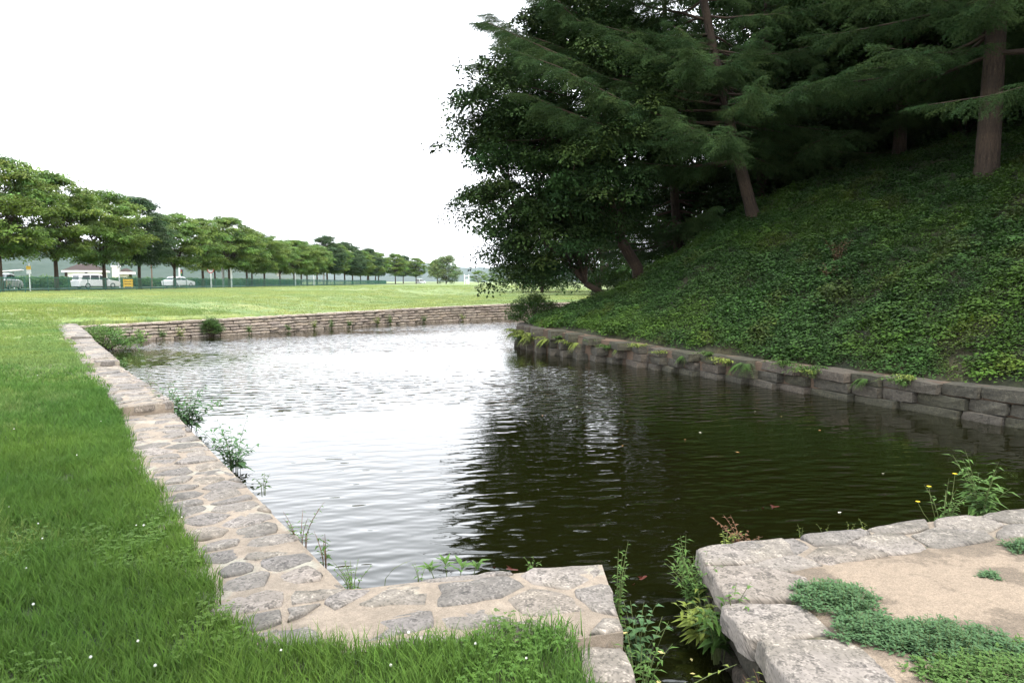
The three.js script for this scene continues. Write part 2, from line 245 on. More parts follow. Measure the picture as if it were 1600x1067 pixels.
function cells(region, sp, aspect, dir, seed, gap = [0.012, 0.045]) { // irregular stones: cells round jittered points, drawn in from one another
  const R = rng(seed), [dx, dz] = dir, to = ([x, z]) => [(x * dx + z * dz) / aspect, -x * dz + z * dx], from = ([u, v]) => [u * aspect * dx - v * dz, u * aspect * dz + v * dx], rg = region.map(to);
  const us = rg.map((p) => p[0]), vs = rg.map((p) => p[1]), pts = [];
  const u0 = Math.min(...us) - sp, u1 = Math.max(...us) + sp, v0 = Math.min(...vs) - sp, v1 = Math.max(...vs) + sp; let row = 0;
  for (let v = v0; v < v1; v += sp, row++) for (let u = u0 + (row % 2) * sp * 0.5; u < u1; u += sp) pts.push([u + R.r(-0.38, 0.38) * sp, v + R.r(-0.3, 0.3) * sp]);
  const out = [];
  pts.forEach((p, k) => {
    let poly = rg; const g = R.r(...gap);
    for (let j = 0; j < pts.length && poly.length > 2; j++) { if (j === k) continue; const q = pts[j], ex = q[0] - p[0], ez = q[1] - p[1], l = Math.hypot(ex, ez); if (l > sp * 2.6) continue; poly = clipHalf(poly, ex / l, ez / l, ((p[0] + q[0]) / 2) * (ex / l) + ((p[1] + q[1]) / 2) * (ez / l) - g / 2); }
    if (poly.length < 3) return; let a = 0; poly.forEach((c, i) => { const d = poly[(i + 1) % poly.length]; a += c[0] * d[1] - c[1] * d[0]; });
    if (Math.abs(a) / 2 > sp * sp * 0.12) out.push(poly.map(from));
  });
  return out;
}
function flagstone(poly, top, thick, R, o = {}) { // a rough flat stone, one side proud and the other sunk
  let cx = 0, cz = 0; poly.forEach(([x, z]) => { cx += x / poly.length; cz += z / poly.length; });
  let pts = []; poly.forEach((a, k) => { const b = poly[(k + 1) % poly.length], n = Math.max(1, Math.round(Math.hypot(a[0] - b[0], a[1] - b[1]) / 0.09)); for (let j = 0; j < n; j++) pts.push([lerp(a[0], b[0], j / n), lerp(a[1], b[1], j / n)]); });
  pts = pts.map((p, k) => { const a = pts[(k + pts.length - 1) % pts.length], b = pts[(k + 1) % pts.length]; return [lerp(p[0], (a[0] + b[0]) / 2, 0.18) + R.g() * 0.011, lerp(p[1], (a[1] + b[1]) / 2, 0.18) + R.g() * 0.011]; });
  const tx = R.g() * (o.tilt ?? 0.022), tz = R.g() * (o.tilt ?? 0.022), lift = R.r(...(o.lift ?? [0.002, 0.012])), b = new MB(), uo = R() * 3, vo = R() * 3, n = pts.length;
  const ring = (s, y, noisy) => pts.map(([x, z]) => { const X = cx + (x - cx) * s, Z = cz + (z - cz) * s; return b.v(X - cx, y + (x - cx) * s * tx * 4 + (z - cz) * s * tz * 4 + noisy * R.g(), Z - cz, (X + y) / 1.4 + uo, (Z + 0.8 * y) / 1.4 + vo); });
  const rs = [ring(1.03, -thick, 0), ring(1, lift - 0.014, 0.003), ring(0.93, lift, 0.002), ring(0.5, lift + 0.003, 0.004)];
  for (let r = 0; r < 3; r++) for (let k = 0; k < n; k++) { const m = (k + 1) % n; b.q(rs[r][k], rs[r + 1][k], rs[r + 1][m], rs[r][m]); }
  const c = b.v(0, lift + 0.004, 0, cx / 1.4 + uo, cz / 1.4 + vo); for (let k = 0; k < n; k++) b.t(rs[3][k], c, rs[3][(k + 1) % n]);
  const g = b.geo(true); g.userData = { at: [cx, top, cz] }; return g;
}
function roughBlock(w, h, d, R, seg = [3, 2, 2], rough = 0.012, round = 0.016) { // hewn block centred on its middle, uv in metres
  const g = new THREE.BoxGeometry(w, h, d, ...seg), p = g.attributes.position, uv = g.attributes.uv, nn = g.attributes.normal, s = Math.floor(R() * 1e6), uo = R() * 3, vo = R() * 3;
  for (let k = 0; k < p.count; k++) {
    let x = p.getX(k), y = p.getY(k), z = p.getZ(k); const X = Math.round(x * 997), Y = Math.round(y * 997), Z = Math.round(z * 997);
    const ex = Math.abs(Math.abs(x) - w / 2) < 1e-4, ey = Math.abs(Math.abs(y) - h / 2) < 1e-4, ez = Math.abs(Math.abs(z) - d / 2) < 1e-4, n = ex + ey + ez;
    if (n > 1) { const r = round * (n === 3 ? 1.3 : 0.7); if (ex) x -= Math.sign(x) * r; if (ey) y -= Math.sign(y) * r; if (ez) z -= Math.sign(z) * r; }
    const hh = (q) => hash2(X + s + q * 7919, Y * 31 + Z * 131 + s * 3 + q) - 0.5; x += hh(1) * rough * 2; y += hh(2) * rough * 1.6; z += hh(3) * rough * 2;
    p.setXYZ(k, x, y, z); const ax = Math.abs(nn.getX(k)), ay = Math.abs(nn.getY(k)); uv.setXY(k, (ax > 0.5 ? z : x) / 1.4 + uo, (ay > 0.5 ? z : y) / 1.4 + vo);
  }
  g.deleteAttribute('normal'); if (seg[0] > 3) g.computeVertexNormals(); return g;
}
function offset(poly, d) { // towards the land
  return poly.map(([x, z], k) => { const a = poly[Math.max(0, k - 1)], b = poly[Math.min(poly.length - 1, k + 1)]; let nx = -(b[1] - a[1]), nz = b[0] - a[0]; const l = Math.hypot(nx, nz); nx /= l; nz /= l; const mx = (a[0] + b[0]) / 2, mz = (a[1] + b[1]) / 2; if (inPond(mx + nx * 0.12, mz + nz * 0.12) || !inPond(mx - nx * 0.12, mz - nz * 0.12)) { nx = -nx; nz = -nz; } return [x + nx * d, z + nz * d]; });
}
function courses(parent, line, top, bottom, rows, lens, depth, mats, seed, o = {}) { // rows of hewn blocks along a line, each block a part
  const R = rng(seed), total = lengthOf(line), land = offset(line, 1); let made = 0; const rest = [];
  for (let r = 0; r < rows; r++) {
    let s = -R() * 0.2;
    while (s < total) {
      const l = R.r(...lens) * (r === 0 ? o.copingLong ?? 1 : 1), sm = clamp((s + l / 2) / total), n = 400, pts = null; void pts; void n;
      const P = pointAt(line, sm * total), Q = pointAt(land, sm * lengthOf(land)), y1 = top(P[0], P[1]), hgt = (y1 - bottom) / rows, yc = y1 - (r + 0.5) * hgt;
      const nx = Q[0] - P[0], nz = Q[1] - P[1], nl = Math.hypot(nx, nz), dep = r === 0 ? o.copingDepth ?? depth : depth, jut = R.g() * (o.jut ?? 0.018) + (r === 0 ? -(o.copingJut ?? 0.01) : 0) - (r === rows - 1 ? o.footing ?? 0 : 0);
      const hh = hgt * R.r(o.tight ?? 0.86, 1.0), geo = roughBlock(l * 0.985, hh, dep, R, [3, 2, 2], o.rough ?? 0.013, o.round ?? 0.014), m = mats[Math.floor(R() * mats.length)];
      const a = Math.atan2(nx, nz), px = P[0] + (nx / nl) * (dep / 2 + jut), pz = P[1] + (nz / nl) * (dep / 2 + jut), py = yc + (r === 0 ? (hgt - hh) / 2 : 0);
      if (made < (o.most ?? 300)) { const st = part(parent, r === 0 ? 'coping_stone' : 'stone', geo, m); st.position.set(px, py, pz); st.rotation.y = a; st.rotation.z = R.g() * 0.012; made++; }
      else { geo.rotateY(a); geo.translate(px, py, pz); rest.push(geo); }
      s += l;
    }
  }
  if (rest.length) part(parent, 'stones_beyond', mergeGeometries(rest), mats[0]).userData.kind = 'stuff';
}
function pointAt(poly, s) { let k = 1; for (; k < poly.length; k++) { const l = Math.hypot(poly[k][0] - poly[k - 1][0], poly[k][1] - poly[k - 1][1]); if (s <= l || k === poly.length - 1) { const t = Math.min(1, s / l); return [lerp(poly[k - 1][0], poly[k][0], t), lerp(poly[k - 1][1], poly[k][1], t)]; } s -= l; } return poly[poly.length - 1]; }

{ // left wall and its short return in front of the camera
  const w = thing('stone_wall', 'low stepped wall with a crazy-paved top between lawn and pond', 'wall'), R = rng(11);
  const L = EDGES.left, runs = [
    { inner: [L[0], L[1]], outer: [[-1.22, -2.86], [-1.76, -3.5], [-2.22, -4.1], [-2.97, -5.15], [-4.02, -6.85], [-4.98, -8.1]], top: 0, sp: 0.3 },
    { inner: [L[1], L[2]], outer: offset([L[1], L[2]], 0.6), top: 0.13, sp: 0.34 },
    { inner: [L[2], L[3]], outer: offset([L[2], L[3]], 0.58), top: 0.22, sp: 0.4 },
    { inner: [L[3], L[4]], outer: offset([L[3], L[4]], 0.58), top: 0.28, sp: 0.45 },
    { inner: [[0.53, -3.82], [-0.2, -3.67], [-0.9, -3.51]], outer: [[0.53, -3.06], [0.3, -3.0], [-0.12, -2.94], [-0.75, -2.88], [-1.22, -2.86]], top: 0.001, sp: 0.3 },
  ];
  runs.forEach((r, n) => {
    part(w, 'mortar_bed', slab(r.inner, r.outer, r.top, -0.9), M.mortar);
    const dx = r.inner[r.inner.length - 1][0] - r.inner[0][0], dz = r.inner[r.inner.length - 1][1] - r.inner[0][1], l = Math.hypot(dx, dz);
    for (const c of cells([...r.inner, ...r.outer.slice().reverse()], r.sp, n === 4 ? 1.45 : 0.78, [dx / l, dz / l], 40 + n * 7, [0.012, 0.06])) {
      const near4 = Math.hypot(c[0][0], c[0][1]);
      const g = flagstone(c, r.top, 0.08, R, { lift: [-0.004, 0.012], tilt: near4 < 7 ? 0.016 : 0.012 }), s = part(w, 'paving_stone', g, stones[Math.floor(R() * 5)]); s.position.set(...g.userData.at); delete g.userData.at;
    }
  });
}
{ // small blocks lining the outlet on the camera's side
  const w = thing('outlet_kerb', 'three pale hewn blocks edging the grass beside the narrow outlet', 'kerb'), R = rng(23);
  for (const [z0, z1, y, x0] of [[-3.04, -2.73, -0.05, 0.3], [-2.71, -2.3, -0.1, 0.29], [-2.28, -1.8, -0.12, 0.27]]) { const b = part(w, 'stone', roughBlock(0.545 - x0, 0.42, z1 - z0, R, [5, 5, 5], 0.008, 0.02), stones[2]); b.position.set((x0 + 0.545) / 2, y - 0.21, (z0 + z1) / 2); }
  part(w, 'footing', slab([[0.5, -3.04], [0.5, 1.5]], [[0.3, -3.04], [0.3, 1.5]], -0.3, -0.9), M.mortar);
}
{ // landing on the right: paved rim, hewn side towards the outlet
  const w = thing('stone_landing', 'stone rim and side wall of the sandy landing beside the outlet', 'landing wall'), R = rng(31);
  const inner = EDGES.plat.slice().reverse(); inner[0] = [1.25, -4.06]; const outer = offset(inner, 0.42);
  part(w, 'mortar_bed', slab(inner, outer, -0.012, -0.9), M.mortar);
  for (const c of cells([...inner, ...outer.slice().reverse()], 0.3, 1.6, [0.96, -0.27], 77, [0.006, 0.02])) { const g = flagstone(c, 0.0, 0.08, R, { lift: [0, 0.014], tilt: 0.014 }), s = part(w, 'paving_stone', g, stones[Math.floor(R() * 4)]); s.position.set(...g.userData.at); delete g.userData.at; }
  const tops = [[[1.13, -4.03], [1.78, -4.215], [1.7, -3.93], [1.42, -3.8], [1.12, -3.78]], [[1.12, -3.77], [1.43, -3.79], [1.68, -3.62], [1.6, -3.36], [1.13, -3.36]], [[1.08, -3.35], [1.5, -3.34], [1.53, -3.02], [1.1, -2.98]], [[1.12, -2.97], [1.56, -3.0], [1.66, -2.74], [1.6, -2.52], [1.13, -2.5]], [[1.1, -2.49], [1.6, -2.5], [1.62, -2.02], [1.11, -2]]];
  tops.forEach((p, k) => { const g = flagstone(p, [0.006, 0.002, -0.01, 0.002, 0][k], 0.1, R, { lift: [0.004, 0.01], tilt: 0.008 }), s = part(w, 'coping_stone', g, stones[[2, 3, 2, 2, 0][k]]); s.position.set(...g.userData.at); delete g.userData.at; });
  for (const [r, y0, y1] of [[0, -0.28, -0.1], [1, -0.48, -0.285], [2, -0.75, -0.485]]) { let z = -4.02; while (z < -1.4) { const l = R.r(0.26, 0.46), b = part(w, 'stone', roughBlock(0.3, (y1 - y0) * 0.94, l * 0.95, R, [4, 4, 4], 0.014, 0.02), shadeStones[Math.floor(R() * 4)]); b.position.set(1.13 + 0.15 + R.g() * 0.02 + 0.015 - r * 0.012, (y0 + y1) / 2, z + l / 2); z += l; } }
  part(w, 'footing', slab([[1.2, -4.0], [1.2, 1.5]], [[1.5, -4.0], [1.5, 1.5]], -0.16, -0.9), M.earth);
}
{ // trodden sand on the landing, lapping over the stones round it
  const st = 0.09, b = new MB(), id = new Map(), at = (i, j) => { const key = i * 1000 + j; if (!id.has(key)) { const x = 1.2 + i * st, z = -6 + j * st, n = near(x, z); id.set(key, n.inside || n.d < 0.2 || n.mound < 0.6 ? -1 : b.v(x, 0.012 + (fbm(x * 1.5, z * 1.5, 3) - 0.5) * 0.03 + (fbm(x * 7, z * 7, 2) - 0.5) * 0.012 - 0.045 * sstep(0.5, 0.26, n.d), z, x / 1.1, z / 1.1)); } return id.get(key); };
  for (let i = 0; i < 95; i++) for (let j = 0; j < 84; j++) { const q = [at(i, j), at(i, j + 1), at(i + 1, j + 1), at(i + 1, j)]; if (!q.includes(-1)) b.q(...q); }
  setting('sandy_ground', b.geo(true), std({ map: T_sand, bumpMap: T_sand, bumpScale: 0.006, roughness: 1, color: lin(0.42, 0.375, 0.33) }));
}
{ // far wall
  const w = thing('far_wall', 'long coursed sandstone wall under the mown field across the pond', 'wall'), line = EDGES.far.slice(0, 9);
  part(w, 'core', slab(offset(line, 0.07), offset(line, 0.42), (x) => farLevel(x) - 0.07, -0.9, 0.01, 0.3), M.earth);
  courses(w, line.slice(0, 8), (x) => farLevel(x), -0.45, 6, [0.36, 0.72], 0.2, farStones, 51, { copingDepth: 0.42, most: 298, jut: 0.014, rough: 0.01 });
}
{ // right wall under the mound
  const w = thing('mossy_wall', 'shaded grey block wall holding the green mound along the water', 'wall'), line = EDGES.front.slice(0, 9), R = rng(5);
  const top = (x, z) => 0.1 + 0.2 * sstep(-15, -19.5, z) + 0.04 * sstep(-11, -9, z);
  part(w, 'core', slab(offset(line, 0.08), offset(line, 0.55), (x, z) => top(x, z) - 0.01, -0.9, 0.014, 0.12), std({ map: T_sand, roughness: 1, color: lin(0.2, 0.155, 0.125) }));
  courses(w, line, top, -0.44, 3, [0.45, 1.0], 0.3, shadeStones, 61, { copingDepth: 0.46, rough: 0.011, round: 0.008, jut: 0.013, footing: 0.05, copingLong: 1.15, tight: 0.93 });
  void R;
}
{ const w = thing('back_wall', 'low stone edging behind the tip of the mound by dark water', 'wall'), line = EDGES.back; part(w, 'core', slab(offset(line, 0.0), offset(line, 0.4), 0.18, -0.9, 0.01, 0.4), M.mortar); }

// ---------------------------------------------------------------- trees
function spray(n, leaf, wid, R, flat = 0.12, droop = 0.3) { // a leafy twig about a metre across
  const b = new MB();
  for (let k = 0; k < n; k++) { const a = R() * 6.283, r = Math.sqrt(R()) * 0.5, x = Math.cos(a) * r, z = Math.sin(a) * r, y = -droop * r * r * 2 + R.g() * flat; const d = V(Math.cos(a) + R.g() * 0.7, -0.25 + R.g() * 0.35, Math.sin(a) + R.g() * 0.7).normalize(); const l = leaf * R.r(0.7, 1.25); b.quadLeaf(V(x, y, z), d, V(R.g() * 0.35, 1, R.g() * 0.35), l, l * wid); }
  return b.geo();
}
const sprayRow = [1, 2, 3].map((s) => spray(44, 0.2, 0.62, rng(100 + s), 0.1, 0.3));
const sprayNear = [1, 2, 3].map((s) => spray(64, 0.135, 0.6, rng(130 + s), 0.1, 0.4));
function needleSpray(R) { // a feathery conifer twig a metre long along +z, side twigs hanging
  const b = new MB(), axis = []; for (let k = 0; k <= 5; k++) axis.push(V(0, -0.1 * (k / 5) ** 2 + 0.05 * k / 5, k / 5)); b.tube(axis, axis.map((_, k) => 0.008 * (1 - k / 6)), 3);
  for (let k = 0; k < 22; k++) {
    const t = 0.06 + 0.94 * k / 22, side = k % 2 ? 1 : -1, len = (0.34 * (1 - t) + 0.1) * R.r(0.7, 1.2), o = V(0, -0.1 * t * t + 0.05 * t, t), d = V(side * R.r(0.6, 1), R.r(-0.55, 0.1), R.r(0.5, 1)).normalize(), nn = Math.round(len * 75);
    for (let j = 0; j < nn; j++) { const f = (j + R()) / nn, p = o.clone().addScaledVector(d, f * len); p.y -= 0.12 * f * f * len * 3; const nd = V(R.g(), R.g() * 0.8 + 0.15, R.g()).addScaledVector(d, 0.8).normalize(); const s = V().crossVectors(nd, V(R.g(), R.g(), R.g())).normalize().multiplyScalar(0.007), L = R.r(0.04, 0.075); const a = b.v(p.x - s.x, p.y - s.y, p.z - s.z), c = b.v(p.x + s.x, p.y + s.y, p.z + s.z), e = b.v(p.x + nd.x * L, p.y + nd.y * L, p.z + nd.z * L); b.t(a, c, e); }
  }
  return b.geo();
}
const needleTwigs = [needleSpray(rng(151)), needleSpray(rng(152))];
function limbPath(from, to, R, sag = 0.1, n = 5) { const out = []; for (let k = 0; k <= n; k++) { const t = k / n, p = from.clone().lerp(to, t); p.y += Math.sin(t * Math.PI) * sag * from.distanceTo(to); p.x += R.g() * 0.03 * from.distanceTo(to) * (k && k < n ? 1 : 0); p.z += R.g() * 0.03 * from.distanceTo(to) * (k && k < n ? 1 : 0); out.push(p); } return out; }
const toneOf = (R, spread = 0.3, warm = 0.12) => { const k = 1 + R.g() * spread * 0.5, w = R.g() * warm * 0.5; return new THREE.Color().setRGB(clamp(k * (1 + w), 0.3, 1.9), clamp(k, 0.3, 1.9), clamp(k * (1 - w * 0.6), 0.3, 1.9)); };

function broadTree(o) { // {seed, name, label, h, r, clear, lobes, per, size, mat, bark, sprays, lean, squash, trunkR}
  const R = rng(o.seed), root = new THREE.Group(); root.name = numbered(o.name); tag(root, o.label, 'tree', o.group); scene.add(root);
  const b = new MB(), lean = o.lean ?? V(0, 0, 0), c0 = V(lean.x, o.clear + (o.h - o.clear) * 0.5, lean.z), ry = (o.h - o.clear) / 2;
  const tr = o.trunkR ?? 0.16, fork = V(lean.x * 0.35, o.clear * R.r(0.85, 1.1), lean.z * 0.35); 
  b.tube([V(0, -0.5, 0), V(0, 0.05, 0), V(fork.x * 0.3 + R.g() * 0.05, fork.y * 0.5, fork.z * 0.3), fork], [tr * 1.5, tr * 1.25, tr, tr * 0.9], 9, 1);
  const list = o.sprays.map(() => []), mains = [];
  const nm = o.mains ?? 5; for (let k = 0; k < nm; k++) { const a = (k / nm) * 6.283 + R.g() * 0.3, e = V(c0.x + Math.cos(a) * o.r * 0.5, c0.y + ry * R.r(-0.15, 0.35), c0.z + Math.sin(a) * o.r * 0.5), p = limbPath(fork, e, R, 0.05); b.tube(p, p.map((_, j) => tr * 0.62 * (1 - j / 6.5)), 6, 1); mains.push(p); }
  { const e = V(c0.x, c0.y + ry * 0.75, c0.z), p = limbPath(fork, e, R, 0); b.tube(p, p.map((_, j) => tr * 0.7 * (1 - j / 6)), 6, 1); mains.push(p); }
  for (let n = 0; n < o.lobes; n++) {
    const u = R.r(-0.92, 1), a = n * 2.39996 + R.g() * 0.4, rr = Math.sqrt(1 - u * u) * R.r(0.55, 1.0) * (u < 0 ? 1 - 0.25 * u * u : 1), shape = o.shape ? o.shape(u) : 1;
    const L = V(c0.x + Math.cos(a) * rr * o.r * shape, c0.y + u * ry * R.r(0.85, 1), c0.z + Math.sin(a) * rr * o.r * shape);
    const m = mains[Math.floor(R() * mains.length)], s = m[2 + Math.floor(R() * 3)], tw = limbPath(s, L, R, 0.02, 3); b.tube(tw, [tr * 0.24, tr * 0.17, tr * 0.11, tr * 0.05], 4, 1);
    const lr = o.lobeR * R.r(0.65, 1.2), tone = toneOf(R, 0.35, 0.3);
    for (let k = 0; k < o.per; k++) {
      const t = R() * 6.283, q = Math.sqrt(R()), x = L.x + Math.cos(t) * q * lr, z = L.z + Math.sin(t) * q * lr, y = L.y - (o.droop ?? 0.3) * q * q * lr + R.g() * lr * (o.thick ?? 0.16), sc = o.size * R.r(0.7, 1.25), c = toneOf(R, 0.3, 0.2).multiply(tone);
      list[Math.floor(R() * list.length)].push([mat4(x, y, z, R.g() * 0.25 + Math.sin(t) * q * 0.35, R() * 6.283, R.g() * 0.25 - Math.cos(t) * q * 0.35, sc), c]);
    }
  }
  part(root, 'trunk', b.geo(true), o.bark ?? M.barkDark);
  list.forEach((l, k) => { if (l.length) root.add(instanced('crown', o.sprays[k], o.mat, l, true)); });
  return root;
}
function conifer(o) { // larch: tall trunk, long level branches with hanging feathery twigs
  const R = rng(o.seed), root = thing(o.name ?? 'larch_tree', o.label, 'tree', o.pos, 0, o.group), b = new MB(), path = o.path.map((p) => V(...p)), n = path.length, curve = new THREE.CatmullRomCurve3(path);
  const pts = curve.getPoints(14); b.tube(pts, pts.map((_, k) => o.r * (k === 0 ? 1.3 : 1) * (1 - 0.9 * k / 15)), 11, 1);
  const list = needleTwigs.map(() => []), top = path[n - 1].y, bb = new MB();
  const bough = (base, a, len, rise, full) => {
    const e = base.clone().add(V(Math.cos(a) * len, rise * len + len * 0.06, Math.sin(a) * len)), p = limbPath(base, e, R, -0.05, 6);
    bb.tube(p, p.map((_, j) => lerp(0.034, 0.006, j / 6) * (0.5 + full)), 5, 1);
    const twigs = Math.round(len * (o.dense ?? 11) * (len > 5.5 && o.boughs ? 1.5 : 1));
    for (let j = 0; j < twigs; j++) {
      const f = 0.16 + 0.84 * Math.pow((j + R()) / twigs, 0.8), q = f * 6, i0 = Math.min(5, Math.floor(q)), pt = p[i0].clone().lerp(p[i0 + 1], q - i0), yaw = Math.atan2(Math.cos(a), Math.sin(a)) + (j % 2 ? 1 : -1) * R.r(0.15, 1.15) * (f > 0.94 ? 0.1 : 1), sc = R.r(0.5, 1.05) * (1.25 - 0.55 * f) * (o.twig ?? 1);
      list[j % 2].push([mat4(pt.x, pt.y, pt.z, R.r(-0.05, 0.75) * (f > 0.94 ? 0.1 : 1), yaw, R.g() * 0.4, sc), toneOf(R, 0.35, 0.25)]);
    }
  };
  for (const [y, a, len, rise] of o.boughs ?? []) bough(curve.getPoint(clamp((y - path[0].y) / (top - path[0].y))), a, len, rise, 0.8);
  for (let y = o.from; y < top - 0.5;) {
    const t = curve.getPoint ? clamp((y - path[0].y) / (top - path[0].y)) : 0, base = curve.getPoint(t), cnt = Math.round(R.r(2, 4)), full = clamp((top - y) / (top - o.from)), len0 = o.reach * Math.pow(full, 0.6);
    for (let k = 0; k < cnt; k++) {
      const a = R() * 6.283, len = len0 * R.r(0.6, 1.08) * (o.bias ? 1 + 0.35 * Math.cos(a - o.bias) : 1); if (o.skip && o.skip(a, y)) continue;
      bough(base, a, len, R.r(-0.18, 0.16) - 0.1 * full, full);
    }
    y += R.r(0.28, 0.6) * (o.gap ?? 1);
  }
  part(root, 'trunk', b.geo(true), o.bark ?? M.bark); part(root, 'branch', bb.geo(true), M.barkDark).userData.kind = 'stuff';
  list.forEach((l, k) => root.add(instanced('crown', needleTwigs[k], o.mat ?? M.needle, l, true)));
  return root;
}

{ // the avenue across the field
  const row = { h: 9.4, r: 3.6, clear: 2.5, lobes: 46, per: 12, size: 0.9, lobeR: 1.1, mat: M.rowleaf, sprays: sprayRow, group: 'trees of the avenue behind the green fence', name: 'avenue_tree', droop: 0.28, thick: 0.13, shape: (u) => (u > 0.3 ? 1 - 0.35 * (u - 0.3) : 1) };
  const protos = [0, 1, 2, 3].map((k) => broadTree({ ...row, seed: 200 + k, h: [9.4, 9.7, 9.0, 9.2][k], lobes: [92, 98, 86, 56][k], r: [3.7, 3.75, 3.5, 3.3][k], label: 'x' }));
  const darkMat = leafMat(0.045, 0.085, 0.03, 0.25);
  protos.push(broadTree({ ...row, seed: 210, lobes: 100, per: 12, h: 9.6, r: 3.4, mat: darkMat, clear: 2.5, label: 'x' }));
  const R = rng(220), ordinal = ['first', 'second', 'third', 'fourth', 'fifth', 'sixth', 'seventh', 'eighth', 'ninth', 'tenth', 'eleventh', 'twelfth', 'thirteenth', 'fourteenth', 'fifteenth', 'sixteenth', 'seventeenth', 'eighteenth', 'nineteenth', 'twentieth'];
  const zs = [49.3, 55.5, 61.6, 67.9, 75.1, 82.3, 88.8, 95.6, 102, 108.6, 115.3, 122, 128.8, 136, 143, 150.5, 158, 166, 175, 185], used = new Set();
  zs.forEach((z, k) => {
    const pi = [0, 1, 0, 4, 2, 3, 1, 2, 0, 2, 1, 0, 2, 4, 1, 4, 4, 0, 4, 2][k], p = protos[pi], x = -37.4 + R.g() * 0.3, s = [1.08, 1.02, 1.0, 0.97, 0.95, 0.93, 0.98, 0.95, 0.88, 0.85, 0.84, 0.82, 0.88, 1.06, 0.95, 1.02, 0.97, 0.92, 1.0, 1.02][k];
    const look = ['broad round-topped', 'broad leafy', 'broad layered', 'dark dense', 'rounded', 'open thin-crowned', 'full rounded', 'pale rounded'][k] ?? (pi === 4 ? 'dark distant' : 'light green distant'), label = `${look} avenue tree, ${ordinal[k]} of the row counted from the left`;
    const pos = [x, H(x, -z) - 0.03, -z], turn = R() * 6.283;
    if (!used.has(pi)) { used.add(pi); p.position.set(...pos); p.rotation.y = turn; p.scale.setScalar(s); p.userData.label = label; } else copy(p, pos, turn, label, s);
  });
  // trees on the far side of the road, glimpsed between and beyond the avenue
  const far = [[-52, -118, 1], [-54, -140, 1.05], [-50, -160, 1.1], [-42, -196, 1.05], [-36, -208, 1], [-44, -222, 1.1], [-33, -232, 0.95], [-40, -248, 1.1], [-29, -262, 1]];
  far.forEach(([x, z, s], k) => { const c = copy(protos[k % 2 ? 4 : 1], [x, H(x, z), z], k * 1.7, `far tree beyond the avenue, ${ordinal[k]} from the left among the distant crowns`, s); c.userData.group = 'distant trees closing the avenue'; });
}
const T_list = [];
{ // the willow and the low trees where the avenue ends
  const wil = broadTree({ seed: 240, name: 'willow_tree', label: 'pale yellow-green willow where the avenue ends', h: 9.8, r: 5.6, clear: 1.2, lobes: 52, per: 13, size: 1.3, lobeR: 1.5, mat: leafMat(0.12, 0.17, 0.055, 0.3), sprays: sprayRow, droop: 0.9, thick: 0.3 }); wil.position.set(-22, H(-22, -225), -225);
  [[-12.5, -250, 0.55, 'small round tree just right of the willow'], [-7, -262, 0.62, 'low tree beside the white posts'], [-2, -245, 0.6, 'low distant tree seen under the overhanging branches']].forEach(([x, z, s, l], k) => { const t = broadTree({ seed: 250 + k, name: 'low_tree', label: l, h: 9, r: 6, clear: 0.6, lobes: 40, per: 10, size: 1.3, lobeR: 1.7, mat: M.rowleaf, sprays: sprayRow, group: 'low trees at the end of the field' }); t.position.set(x, H(x, z), z); t.scale.setScalar(s); });
}
{ // a tree behind the viewer: its soft shadow lies over the near lawn
  const t = broadTree({ seed: 295, name: 'shade_tree', label: 'broad tree behind the viewer whose shade falls on the near lawn', h: 11, r: 4.4, clear: 4.2, lobes: 70, per: 12, size: 1.2, lobeR: 1.4, mat: M.rowleaf, sprays: sprayRow, trunkR: 0.2 }); t.position.set(-3.2, H(-3.2, 2.6), 2.6);
}
